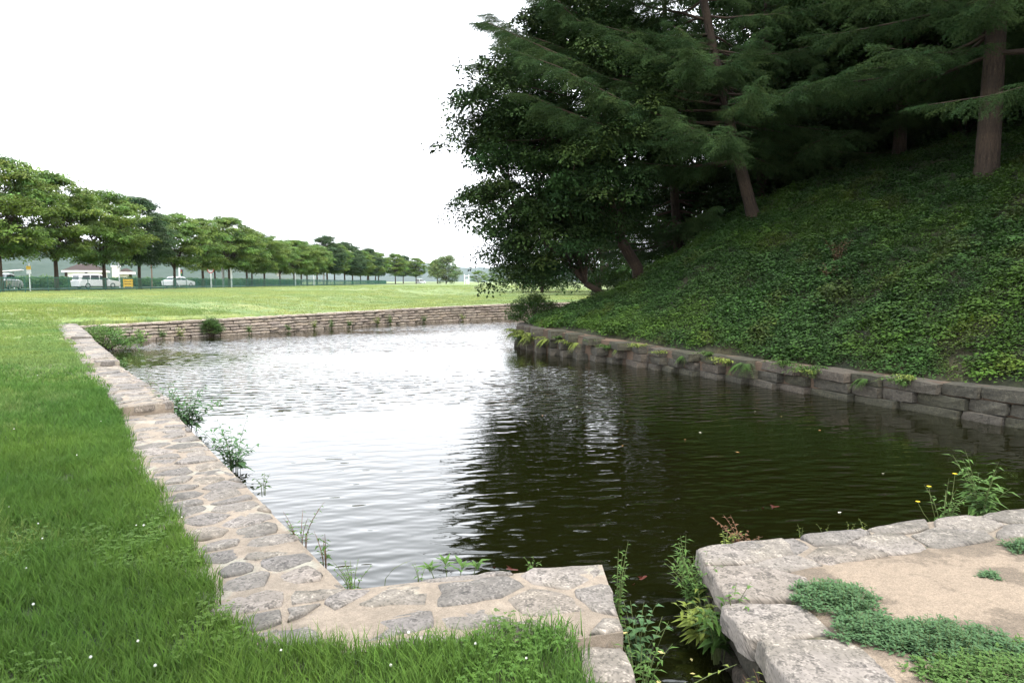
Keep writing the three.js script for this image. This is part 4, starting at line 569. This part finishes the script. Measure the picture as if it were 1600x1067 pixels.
  // far wall weeds
  [[-13.0, -23.35, 0.3], [-12.5, -23.9, 0.34], [-12.1, -24.3, 0.36], [-10.4, -26.3, 0.3], [-9.3, -27.7, 0.26], [-8.55, -28.7, 0.36], [-8.0, -29.4, 0.36], [-7.4, -30.2, 0.28], [-6.4, -31.4, 0.4], [-5.9, -32.0, 0.42], [-4.5, -33.6, 0.3], [-2.7, -35.5, 0.3]].forEach(([x, z, h], k) => plant('far_wall_weed', `small weed on the far sandstone wall, ${['first', 'second', 'third', 'fourth', 'fifth', 'sixth', 'seventh', 'eighth', 'ninth', 'tenth', 'eleventh', 'twelfth'][k]} from the left`, [x + 0.1, W + 0.05, z + 0.1], herb(R, { h, stems: 10, leaf: 0.12, wid: 0.5, n: 8, spread: 0.16 }), k % 3 === 2 ? M.weedYellow : M.weed, M.stem, 'weeds on the far wall'));
  // ferns on the mossy wall
  const F = EDGES.front, spots = [[0.6, 0.42, 1], [1.0, 0.45, 1], [1.5, 0.4, 1], [2.0, 0.42, 1], [2.6, 0.45, 1], [3.2, 0.4, 1], [4.1, 0.35, 0], [5.0, 0.38, 1], [5.6, 0.34, 0], [6.6, 0.3, 1], [7.9, 0.34, 1], [8.7, 0.3, 0], [9.8, 0.42, 1], [10.3, 0.42, 0], [11.2, 0.36, 0], [12.8, 0.3, 0], [13.5, 0.26, 1]], word = ['first', 'second', 'third', 'fourth', 'fifth', 'sixth', 'seventh', 'eighth', 'ninth', 'tenth', 'eleventh', 'twelfth', 'thirteenth', 'fourteenth', 'fifteenth', 'sixteenth', 'seventeenth', 'eighteenth', 'nineteenth', 'twentieth', 'twenty-first', 'twenty-second', 'twenty-third', 'twenty-fourth', 'twenty-fifth', 'twenty-sixth', 'twenty-seventh', 'twenty-eighth'];
  for (const e of [[1.25, 0.5, 1], [1.75, 0.5, 0], [2.3, 0.5, 1], [2.9, 0.45, 1], [3.6, 0.45, 1], [4.6, 0.4, 1], [6.1, 0.36, 0], [7.2, 0.36, 1], [9.3, 0.36, 0], [11.8, 0.3, 1]]) spots.push(e); spots.sort((p, q) => p[0] - q[0]);
  spots.forEach(([s, len, yel], k) => { const p = pointAt(F, s), q = pointAt(offset(F, 1), s), d = Math.atan2(-(q[1] - p[1]), -(q[0] - p[0])); plant(k % 3 === 1 ? 'wall_fern' : 'mossy_wall_weed', `${yel ? 'yellow-green' : 'dark green'} ${k % 3 === 1 ? 'fern' : 'leafy weed'} on the shaded wall under the mound, ${word[k]} from the left`, [p[0], -0.02 + (k % 3) * 0.05, p[1]], k % 3 === 1 ? fern(R, { fronds: 16, len: len * 0.95, dir: d }) : herb(R, { h: 0.24, stems: 20, leaf: len * 0.22, wid: 0.55, n: 9, spread: len * 0.75, droop: 0.35, arch: 0.8, dx: Math.cos(d) * 0.12, dz: Math.sin(d) * 0.12 }), yel ? M.weedYellow : M.cover, M.stem, 'plants growing on the mossy wall', k % 3 === 1 ? 'fern' : 'plant'); });
  plant('trailing_weed', 'green weed trailing down the mossy wall to the water', [5.42, 0.0, -12.1], herb(R, { h: 0.36, stems: 26, leaf: 0.12, wid: 0.3, n: 10, spread: 0.5, droop: 0.5, dx: -0.12, arch: 0.9 }), M.cover);
  plant('trailing_weed', 'leafy vine hanging from the mossy wall coping', [6.28, 0.02, -10.6], herb(R, { h: 0.3, stems: 18, leaf: 0.1, wid: 0.5, n: 9, spread: 0.4, droop: 0.4, dx: -0.1, arch: 0.9 }), M.weed);
  // shrubs on the mound
  bush('bank_shrub', 'dark green shrub where the mound meets the water', [0.75, 0.15, -22.6], R, { n: 190, rx: 0.95, rz: 0.7, h: 1.15, size: 0.36, sprays: sprayFine }, M.cover);
  bush('bank_shrub', 'low shrub right of the dark waterside shrub', [2.0, H(2.0, -23.0) - 0.5, -23.0], R, { n: 90, rx: 0.8, rz: 0.5, h: 0.8, size: 0.34, sprays: sprayFine }, M.cover);
  [[3.1, -23.4, 0.7], [3.9, -24.0, 0.7], [4.7, -24.4, 0.8]].forEach(([x, z, h], k) => bush('ridge_shrub', `low shrub outlined on the mound ridge, ${['left', 'middle', 'right'][k]} of three`, [x, H(x, z) - 0.15, z], R, { n: 60, rx: 0.55, rz: 0.4, h, size: 0.32, sprays: sprayFine }, M.broadleaf, 'shrubs along the mound ridge'));
  plant('dry_weed', 'rust-red dry weed standing on the green mound', [7.35, H(7.35, -15.2), -15.2], herb(R, { h: 0.6, stems: 12, leaf: 0.12, wid: 0.3, n: 12, spread: 0.3 }), M.weedRed, M.stemRed);
  plant('dry_weed', 'rusty weed left of the standing dry weed on the mound', [6.9, H(6.9, -14.7), -14.7], herb(R, { h: 0.42, stems: 9, leaf: 0.12, wid: 0.3, n: 10, spread: 0.3 }), M.weedRed, M.stemRed);
  plant('dry_weed', 'small rust-red plant above the mound tip coping', [0.95, 0.26, -20.1], herb(R, { h: 0.26, stems: 10, leaf: 0.09, wid: 0.35, n: 8, spread: 0.16 }), M.weedRed, M.stemRed);
  // white clover heads
  const head = new MB(); for (let k = 0; k < 26; k++) { const u = 1 - 1.7 * k / 26, a = k * 2.4, q = Math.sqrt(1 - u * u); head.quadLeaf(V(0, 0, 0), V(Math.cos(a) * q, u, Math.sin(a) * q), V(0.3, 1, 0.2), 0.0115, 0.005); }
  const hg = head.geo(), sg = new MB(); sg.tube([V(0, -0.09, 0), V(0.004, -0.04, 0), V(0, 0, 0)], [0.0014, 0.0012, 0.001], 3); const sgeo = sg.geo();
  [[-1.62, -2.78], [-2.3, -3.1], [-2.66, -3.55], [-2.85, -3.95], [-2.42, -4.2], [-2.4, -4.25], [-3.05, -4.2], [-3.5, -4.55], [-2.2, -4.35], [-0.98, -2.72], [-1.75, -2.66], [-0.5, -2.64], [-0.16, -2.8], [-0.46, -2.86], [0.06, -2.7], [-3.9, -5.9], [-5.2, -6.9], [-4.6, -7.4], [-7.2, -10.1], [-3.4, -3.3], [-1.45, -2.6]].forEach(([x, z]) => { const t = thing('clover_flower', 'small round white clover flower dotted in the near lawn', 'flower', [x, H(x, z) + 0.07 + 0.03 * hash2(Math.round(z * 100), 5), z], 0, 'white clover flowers in the lawn'); t.scale.setScalar(0.45 + 0.25 * hash2(Math.round(x * 100), Math.round(z * 100))); part(t, 'stem', sgeo, M.stem); part(t, 'flower_head', hg, M.petalWhite); });
}
{ // on the water: fallen leaves, and three carp lying just under and through the surface
  const R = rng(600), mats = [lin(0.5, 0.42, 0.16), lin(0.6, 0.58, 0.45), lin(0.35, 0.2, 0.07)].map((c) => std({ color: c, roughness: 0.7, side: THREE.DoubleSide }));
  const pts = []; for (let k = 0; k < 16; k++) pts.push([R.r(0.1, 5.2), R.r(-11.5, -5.2)]); for (let k = 0; k < 14; k++) pts.push([R.r(0.62, 1.02), R.r(-3.9, -2.6)]);
  for (const [x, z] of pts) { if (!inPond(x, z)) continue; const b = new MB(), l = R.r(0.025, 0.06), a = R() * 6.283; b.leaf(V(0, 0.006, 0), V(Math.cos(a), 0, Math.sin(a)), V(0, 1, 0), l, l * 0.5, 0.08, 0.02); const m = new THREE.Mesh(b.geo(), mats[Math.floor(R() * 3)]); m.name = numbered('fallen_leaf'); m.position.set(x, WATER + 0.002, z); m.castShadow = m.receiveShadow = true; tag(m, x > 0.5 && z > -4.1 && x < 1.1 ? 'small fallen leaf floating in the narrow outlet' : 'small fallen leaf floating on the dark pond', 'leaf', x > 0.5 && z > -4.1 && x < 1.1 ? 'leaves floating in the outlet' : 'leaves floating on the pond'); scene.add(m); }
  const koi = std({ color: lin(0.07, 0.011, 0.004), roughness: 0.5 });
  for (const [x, z, a, l] of [[2.42, -5.95, 0.3, 'dull red carp near the surface in front of the landing'], [0.04, -4.6, -0.2, 'orange carp near the surface beyond the near wall'], [0.92, -4.5, 0.9, 'dark red carp at the mouth of the outlet']]) {
    const t = thing('carp', l, 'fish', [x, WATER, z], a), P = [], q = 9; void P; const pts = [], rad = []; for (let k = 0; k <= q; k++) { const s = k / q; pts.push(V((s - 0.5) * 0.3, -0.0255, Math.sin(s * 3) * 0.012)); rad.push(0.027 * Math.sin(Math.PI * Math.pow(s, 0.7) * 0.93 + 0.12) + 0.002); } const b = new MB(); b.tube(pts, rad, 10); part(t, 'body', b.geo(true), koi); const f = new MB(); f.leaf(V(-0.14, -0.02, 0), V(-1, 0.1, 0), V(0, 0, 1), 0.07, 0.06); part(t, 'tail_fin', f.geo(), koi); const d = new MB(); d.leaf(V(-0.03, -0.005, 0), V(-0.8, 0.35, 0).normalize(), V(0, 0, 1), 0.06, 0.02); part(t, 'dorsal_fin', d.geo(), koi);
  }
}

// ---------------------------------------------------------------- beyond the field: fence, road, cars, houses, hills
{
  const b = new MB(); for (const [x0, x1] of [[-52.5, -40.5]]) { const z0 = 6, z1 = -420, n = 70; for (let k = 0; k <= n; k++) { const z = lerp(z0, z1, k / n); b.v(x0, 0.905, z, x0 / 4, z / 4); b.v(x1, 0.905, z, x1 / 4, z / 4); } for (let k = 0; k < n; k++) b.q(k * 2 + 1, k * 2 + 3, k * 2 + 2, k * 2); } setting('road', b.geo(true), M.asphalt);
  const k = new MB(); k.box(-40.5, 0.8, -420, -40.2, 1.02, 6); const kerb = setting('kerb', k.geo(), std({ map: T_grain, color: lin(0.45, 0.44, 0.42), roughness: 0.9 })); void kerb;
}
{ // green picket fence
  const f = thing('green_fence', 'long green metal picket fence between the field and the road', 'fence'), mat = std({ color: lin(0.008, 0.075, 0.05), roughness: 0.5 }), X = -35, z0 = -34, z1 = -190, rails = new MB(), rails2 = new MB(), pales = new MB();
  let prev = null; for (let z = z0; z >= z1; z -= 2.4) { const y = H(X, z), p = new MB(); p.box(-0.024, -0.3, -0.024, 0.024, 1.14, 0.024); const m = part(f, 'post', p.geo(), mat); m.position.set(X, y, z); if (prev) { for (const [rb, hy] of [[rails, 1.04], [rails2, 0.2]]) rb.tube([V(X, prev.y + hy, prev.z), V(X, y + hy, z)], [0.022, 0.022], 4); for (let k = 1; k < 17; k++) { const t = k / 17, zz = lerp(prev.z, z, t), yy = lerp(prev.y, y, t); pales.box(X - 0.011, yy + 0.1, zz - 0.011, X + 0.011, yy + 1.12, zz + 0.011); } } prev = { y, z }; }
  part(f, 'top_rail', rails.geo(), mat); part(f, 'bottom_rail', rails2.geo(), mat); part(f, 'pales', pales.geo(), mat).userData.kind = 'stuff';
}
{ // clipped hedge beyond the road
  const R = rng(700), l = [[], [], []]; for (let k = 0; k < 2600; k++) { const z = R.r(-175, -48), x = -56 + R.r(-1.2, 1.2), y = 0.9 + Math.sqrt(R()) * 1.25; l[k % 3].push([mat4(x, y, z, R.g() * 0.4, R() * 6.283, R.g() * 0.4, R.r(0.8, 1.4)), toneOf(R, 0.3, 0.2)]); }
  const t = thing('hedge', 'long green hedge behind the road seen through the fence', 'hedge'); const c = new MB(); c.box(-56.7, 0.5, -175, -55.3, 1.6, -48); part(t, 'branches', c.geo(), M.earth); l.forEach((x, k) => t.add(instanced('foliage', sprayRow[k], leafMat(0.06, 0.12, 0.03), x, true)));
}
{ // parked and passing cars: side profile drawn along x, nose towards +x
  const paint = { white: new THREE.MeshPhysicalMaterial({ color: lin(0.75, 0.76, 0.77), roughness: 0.3, clearcoat: 1, clearcoatRoughness: 0.05 }), dark: new THREE.MeshPhysicalMaterial({ color: lin(0.03, 0.045, 0.045), roughness: 0.3, clearcoat: 1, clearcoatRoughness: 0.05 }) }, glass = new THREE.MeshPhysicalMaterial({ color: lin(0.02, 0.03, 0.035), roughness: 0.05 }), rubber = std({ color: lin(0.02, 0.02, 0.02), roughness: 0.9 }), alloy = std({ color: lin(0.5, 0.5, 0.5), metalness: 1, roughness: 0.35 }), lampM = std({ color: lin(0.8, 0.8, 0.78), roughness: 0.15 }), red = std({ color: lin(0.4, 0.02, 0.02), roughness: 0.3 });
  const loft = (top, w, y0) => { const s = new THREE.Shape(); s.moveTo(...top[0]); for (const p of top.slice(1)) s.lineTo(...p); s.closePath(); const g = new THREE.ExtrudeGeometry(s, { depth: w - 0.1, bevelEnabled: true, bevelThickness: 0.05, bevelSize: 0.05, bevelSegments: 2 }); g.translate(0, y0, -(w - 0.1) / 2); return g; };
  const car = (label, pos, turn, p, o) => {
    const t = thing('parked_car', label, 'car', pos, turn, 'cars on the road behind the fence');
    part(t, 'body', loft([[-2.15, 0.3], [2.1, 0.28], [2.18, 0.55], [2.0, 0.74], [1.1, 0.88], [-1.9, 0.92], [-2.2, 0.8]], 1.72, 0), p);
    part(t, 'cabin', loft(o.van ? [[1.25, 0.84], [0.45, 1.42], [-0.4, 1.56], [-1.95, 1.5], [-2.1, 0.86]] : [[1.05, 0.86], [0.35, 1.32], [-0.5, 1.41], [-1.15, 1.34], [-1.8, 0.9]], 1.44, 0), p);
    for (const s of [-1, 1]) { const win = (pts) => { const q = new MB(); const ids = pts.map(([x, y]) => q.v(x, y, s * (0.772 - (y - 0.86) * 0.02))); for (let k = 1; k + 1 < ids.length; k++) q.t(ids[0], ids[k], ids[k + 1]); part(t, 'side_window', q.geo(), glass); }; if (o.van) { win([[1.05, 0.9], [0.45, 1.34], [0.0, 1.42], [0.0, 0.9]]); win([[-0.1, 0.9], [-0.1, 1.42], [-0.95, 1.44], [-0.95, 0.9]]); win([[-1.05, 0.9], [-1.05, 1.44], [-1.8, 1.4], [-1.9, 0.92]]); } else { win([[0.85, 0.9], [0.33, 1.24], [-0.3, 1.32], [-0.3, 0.9]]); win([[-0.4, 0.9], [-0.4, 1.32], [-1.05, 1.26], [-1.5, 0.94]]); } }
    const ws = new MB(), a = o.van ? [[1.22, 0.93], [0.52, 1.42]] : [[1.03, 0.93], [0.42, 1.32]]; { const i = [ws.v(a[0][0] + 0.06, a[0][1], -0.6), ws.v(a[0][0] + 0.06, a[0][1], 0.6), ws.v(a[1][0] + 0.06, a[1][1], 0.55), ws.v(a[1][0] + 0.06, a[1][1], -0.55)]; ws.q(...i); } part(t, 'windscreen', ws.geo(), glass);
    const rw = new MB(), c = o.van ? [[-2.13, 1.0], [-2.03, 1.42]] : [[-1.76, 0.98], [-1.24, 1.34]]; { const i = [rw.v(c[0][0] - 0.06, c[0][1], 0.58), rw.v(c[0][0] - 0.06, c[0][1], -0.58), rw.v(c[1][0] - 0.06, c[1][1], -0.52), rw.v(c[1][0] - 0.06, c[1][1], 0.52)]; rw.q(...i); } part(t, 'rear_window', rw.geo(), glass);
    for (const x of [-1.35, 1.35]) for (const s of [-1, 1]) { const g = new THREE.Group(); g.name = 'wheel'; g.position.set(x, 0.31, s * 0.8); t.add(g); const ty = part(g, 'tyre', new THREE.TorusGeometry(0.23, 0.085, 8, 20), rubber); void ty; const r = part(g, 'rim', new THREE.CylinderGeometry(0.17, 0.17, 0.1, 14), alloy); r.rotation.x = Math.PI / 2; }
    for (const s of [-1, 1]) { const h = part(t, 'headlight', new THREE.SphereGeometry(0.13, 10, 6), lampM); h.scale.set(0.5, 0.55, 1.1); h.position.set(2.13, 0.64, s * 0.6); const r = part(t, 'tail_light', new THREE.SphereGeometry(0.12, 10, 6), red); r.scale.set(0.4, 0.8, 0.9); r.position.set(-2.2, 0.78, s * 0.62); }
  };
  car('dark green saloon car at the left edge behind the fence', [-44.2, 0.905, -58.5], Math.PI * 0.5 + 0.35, paint.dark, {});
  car('white people carrier behind the third avenue trunk', [-46, 0.905, -74.5], Math.PI * 0.5 - 0.5, paint.white, { van: true });
  car('white saloon car behind the fifth avenue trunk', [-47, 0.905, -95], Math.PI * 0.5 - 0.3, paint.white, {});
  car('small white car far along the road near the willow', [-32, 0.905, -236], 1.2, paint.white, { van: true });
}
{ // houses and roadside things
  const white = std({ color: lin(0.7, 0.68, 0.64), roughness: 0.9 }), roof = std({ map: T_grain, color: lin(0.9, 0.58, 0.52), roughness: 0.9 }), cream = std({ color: lin(0.6, 0.56, 0.47), roughness: 0.9 }), glass = new THREE.MeshPhysicalMaterial({ color: lin(0.05, 0.07, 0.08), roughness: 0.08 }), brick = std({ map: T_grain, color: lin(0.6, 0.25, 0.17), roughness: 0.9 }), grey = std({ color: lin(0.55, 0.56, 0.57), roughness: 0.5, metalness: 0.3 }), concrete = std({ map: T_grain, color: lin(0.72, 0.71, 0.68), roughness: 0.9 }), brown = std({ color: lin(0.16, 0.11, 0.08), roughness: 0.8 }), yellow = std({ color: lin(0.8, 0.5, 0.03), roughness: 0.5 }), blue = std({ color: lin(0.02, 0.07, 0.4), roughness: 0.4 }), signWhite = std({ color: lin(0.8, 0.8, 0.78), roughness: 0.4 }), redM = std({ color: lin(0.6, 0.03, 0.03), roughness: 0.4 });
  const hip = (w, d, h, ov) => { const b = new MB(), x = w / 2 + ov, z = d / 2 + ov, r = Math.max(0.2, w / 2 - d * 0.42); const a = [b.v(-x, 0, z), b.v(x, 0, z), b.v(x, 0, -z), b.v(-x, 0, -z), b.v(-r, h, 0), b.v(r, h, 0)]; b.q(a[0], a[1], a[5], a[4]); b.t(a[1], a[2], a[5]); b.q(a[2], a[3], a[4], a[5]); b.t(a[3], a[0], a[4]); b.q(a[3], a[2], a[1], a[0]); return b.geo(); };
  const house = (label, pos, turn, w, d, wall, rh, o = {}) => { const t = thing('house', label, 'house', pos, turn), b = new MB(); b.box(-w / 2, 0, -d / 2, w / 2, wall, d / 2); part(t, 'wall', b.geo(), o.wall ?? white); const e = new MB(); e.box(-w / 2 - 0.5, wall + 0.003, -d / 2 - 0.5, w / 2 + 0.5, wall + 0.35, d / 2 + 0.5); part(t, 'eaves', e.geo(), white); part(t, 'roof', hip(w, d, rh, 0.4), roof).position.y = wall + 0.353; for (const x of o.pillars ?? []) { const p = new MB(); p.box(x - 0.22, 0, d / 2 + 0.003, x + 0.22, wall, d / 2 + 0.12); part(t, 'pillar', p.geo(), brick); } for (const x of o.windows ?? []) { const g = new MB(); g.box(x - 0.55, 0.9, d / 2 + 0.004, x + 0.55, 2.1, d / 2 + 0.04); const wn = part(t, 'window', g.geo(), signWhite); const q = new MB(); q.box(x - 0.47, 0.98, d / 2 + 0.041, x + 0.47, 2.02, d / 2 + 0.06); part(wn, 'pane', q.geo(), glass); } return t; };
  house('white bungalow with reddish hipped roof seen between the avenue trunks', [-82, 0.9, -130], 0.45, 6.4, 4.6, 2.5, 1.3, { pillars: [-3, 0.2, 3], windows: [-1.5, 1.6] });
  house('pale house at the left edge under the avenue branches', [-92, 0.9, -112], 0.6, 9, 6, 3.9, 1.2, { windows: [-2.5, 0, 2.5] });
  house('small red-roofed kiosk right of the cream gate pier', [-61.2, 0.9, -107], 0.5, 1.6, 1.6, 1.9, 0.6, { wall: cream, pillars: [0.6] });
  { const t = thing('gate_pier', 'tall cream-coloured gate pier beside the small kiosk', 'pier', [-61.9, 0.9, -105.5]), b = new MB(); b.box(-0.42, 0, -0.4, 0.42, 3.0, 0.4); part(t, 'shaft', b.geo(), cream); const c = new MB(); c.box(-0.5, 3.003, -0.48, 0.5, 3.25, 0.48); part(t, 'cap', c.geo(), white); }
  { const t = thing('canopy', 'white curved canopy roof on posts at the left edge', 'canopy', [-52.5, 0.9, -70], 0.5), b = new MB(); const n = 10; for (let k = 0; k <= n; k++) { const x = lerp(-3.2, 1.4, k / n), y = 1.3 + 0.62 * Math.pow(k / n, 0.7); for (const z of [-1, 1]) { b.v(x, y, z); b.v(x, y + 0.1, z); } } for (let k = 0; k < n; k++) { const a = k * 4, c = a + 4; b.q(a + 1, c + 1, c + 3, a + 3); b.q(a, a + 2, c + 2, c); b.q(a + 2, a + 3, c + 3, c + 2); b.q(a, c, c + 1, a + 1); } b.q(n * 4, n * 4 + 2, n * 4 + 3, n * 4 + 1); part(t, 'roof', b.geo(), white); for (const x of [-2.4, 0.6]) { const p = new MB(); p.tube([V(x, 0, 0), V(x, 1.75, 0)], [0.05, 0.05], 8); part(t, 'post', p.geo(true), grey); } }
  const pole = (name, label, x, z, h, r, m, extra) => { const t = thing(name, label, name === 'utility_pole' ? 'pole' : 'post', [x, 0.85, z]), b = new MB(); b.tube([V(0, -0.2, 0), V(0, h * 0.5, 0), V(0, h, 0)], [r, r * 0.92, r * 0.8], 10); part(t, 'shaft', b.geo(true), m); if (extra) extra(t, h); return t; };
  const disc = (t, y, r, m, rim) => { const d = part(t, 'sign_plate', new THREE.CylinderGeometry(r, r, 0.03, 24), m); d.rotation.x = Math.PI / 2; d.position.set(0, y, 0.08); if (rim) { const k = part(t, 'sign_rim', new THREE.TorusGeometry(r, 0.05, 6, 24), rim); k.position.set(0, y, 0.08); } };
  const arms = (t, h) => { for (const y of [h - 0.4, h - 1.1]) { const b = new MB(); b.box(-0.8, y, -0.05, 0.8, y + 0.1, 0.05); part(t, 'crossarm', b.geo(), grey); for (const x of [-0.7, -0.35, 0.35, 0.7]) { const i = part(t, 'insulator', new THREE.CylinderGeometry(0.05, 0.06, 0.18, 8), signWhite); i.position.set(x, y + 0.19, 0); } } };
  pole('utility_pole', 'tall pale concrete pole leaning slightly before the seventh avenue tree', -40.0, -93.5, 8.6, 0.17, concrete).rotation.z = 0.035;
  pole('utility_pole', 'tall pale concrete pole rising through the distant dark crowns', -41.9, -150, 10.6, 0.2, concrete, arms);
  pole('utility_pole', 'brown pole right of the fourth avenue trunk', -43, -80.5, 5.2, 0.08, brown);
  pole('sign_post', 'white post with round traffic sign right of the sixth avenue trunk', -38.6, -86.5, 3.6, 0.1, signWhite, (t) => disc(t, 2.3, 0.38, signWhite, redM));
  pole('sign_post', 'short white post beside the seventh avenue trunk', -39.0, -93.8, 3.6, 0.09, signWhite);
  pole('sign_post', 'thick white post just right of the seventh avenue trunk', -38.2, -91.5, 3.4, 0.12, signWhite);
  pole('sign_post', 'thin post with pale square sign in the middle of the avenue', -39.7, -115, 3.0, 0.07, signWhite, (t) => { const b = new MB(); b.box(-0.35, 1.7, 0.08, 0.35, 2.6, 0.12); part(t, 'sign_plate', b.geo(), cream); });
  pole('sign_post', 'plain white post left of the tall distant pole', -40, -124.5, 3.4, 0.09, signWhite);
  pole('sign_post', 'stout white post nearest the tall distant pole', -39.5, -134.5, 3.3, 0.14, signWhite);
  pole('traffic_light', 'traffic light on a white post right of the fifth avenue trunk', -52, -105.5, 3.8, 0.12, signWhite, (t) => { const b = new MB(); b.box(0.2, 1.7, -0.12, 0.5, 2.7, 0.12); const c = part(t, 'signal_head', b.geo(), std({ color: lin(0.02, 0.02, 0.02), roughness: 0.6 })); for (const [k, col] of [[0, lin(0.3, 0.02, 0.02)], [1, lin(0.3, 0.2, 0.02)], [2, lin(0.02, 0.2, 0.06)]]) { const l = part(c, 'lens', new THREE.CylinderGeometry(0.1, 0.1, 0.05, 14), std({ color: col, roughness: 0.2 })); l.rotation.x = Math.PI / 2; l.position.set(0.35, 2.5 - k * 0.3, 0.14); } });
  pole('sign_post', 'pole with a small yellow and white sign left of the second avenue trunk', -37.2, -52, 2.2, 0.05, signWhite, (t) => { const b = new MB(); b.box(-0.17, 1.72, 0.05, 0.17, 2.0, 0.08); part(t, 'sign_plate', b.geo(), yellow); const c = new MB(); c.box(-0.17, 1.4, 0.05, 0.17, 1.717, 0.08); part(t, 'sign_plate', c.geo(), signWhite); });
  pole('road_sign', 'blue road sign board high behind the third avenue tree', -46.6, -80, 4.0, 0.08, grey, (t, h) => { const b = new MB(); b.box(-0.75, h - 0.6, 0.09, 0.75, h, 0.13); const p = part(t, 'sign_plate', b.geo(), blue); p.rotation.z = 0.1; p.position.set(0.35, 0, 0); });
  { const t = thing('road_barrier', 'yellow road barrier standing behind the fence', 'barrier', [-43.3, 0.905, -76], 0.3); for (const y of [0.2, 0.5, 0.8]) { const b = new MB(); b.box(-0.5, y, -0.03, 0.5, y + 0.22, 0.03); part(t, 'board', b.geo(), yellow); } for (const x of [-0.4, 0.4]) { const b = new MB(); b.box(x - 0.04, 0, 0.034, x + 0.04, 1.05, 0.1); part(t, 'leg', b.geo(), yellow); const f = new MB(); f.box(x - 0.05, 0, -0.35, x + 0.05, 0.05, -0.034); part(t, 'foot', f.geo(), yellow); } }
  { const t = thing('goal_frame', 'white post frame at the far end of the field', 'frame', [-14.8, H(-14.8, -220), -220]); for (const [x, h] of [[-0.7, 3.1], [0.7, 3.1], [0.1, 1.6]]) { const b = new MB(); b.tube([V(x, 0, 0), V(x, h, 0)], [0.12, 0.12], 8); part(t, 'post', b.geo(true), signWhite); } for (const y of [1.2, 2.6]) { const b = new MB(); b.tube([V(-0.7, y, 0), V(0.7, y, 0)], [0.08, 0.08], 6); part(t, 'crossbar', b.geo(true), signWhite); } }
}
{ // wooded hills on the horizon
  const hill = (x0, x1, z, h, depth, seed, col) => { const n = 90, m = 14, b = new MB(); for (let j = 0; j <= m; j++) for (let i = 0; i <= n; i++) { const t = i / n, x = lerp(x0, x1, t), prof = Math.sin(Math.PI * t) ** 0.6 * (0.55 + 0.75 * fbm(t * 5 + seed, seed, 4)), k = Math.sin(Math.PI * j / m); b.v(x, -2 + h * prof * k * (0.9 + 0.2 * fbm(x * 0.02, j + seed, 2)) + k * (fbm(x * 0.12, j * 2 + seed, 2) - 0.5) * h * 0.12, z - depth * (j / m - 0.5), x / 60, j * 1.5); } for (let j = 0; j < m; j++) for (let i = 0; i < n; i++) { const a = j * (n + 1) + i; b.q(a, a + 1, a + n + 2, a + n + 1); } setting('hill', b.geo(true), std({ map: T_turf, color: col, roughness: 1 })); };
  hill(-1150, -330, -900, 44, 300, 3, lin(0.035, 0.065, 0.05)); hill(-1900, -500, -1700, 88, 500, 8, lin(0.06, 0.08, 0.06)); hill(-1700, 900, -4200, 125, 900, 5, lin(0.06, 0.08, 0.07)); hill(300, 2400, -3000, 170, 700, 12, lin(0.06, 0.08, 0.07));
}
renderer.render(scene, camera);
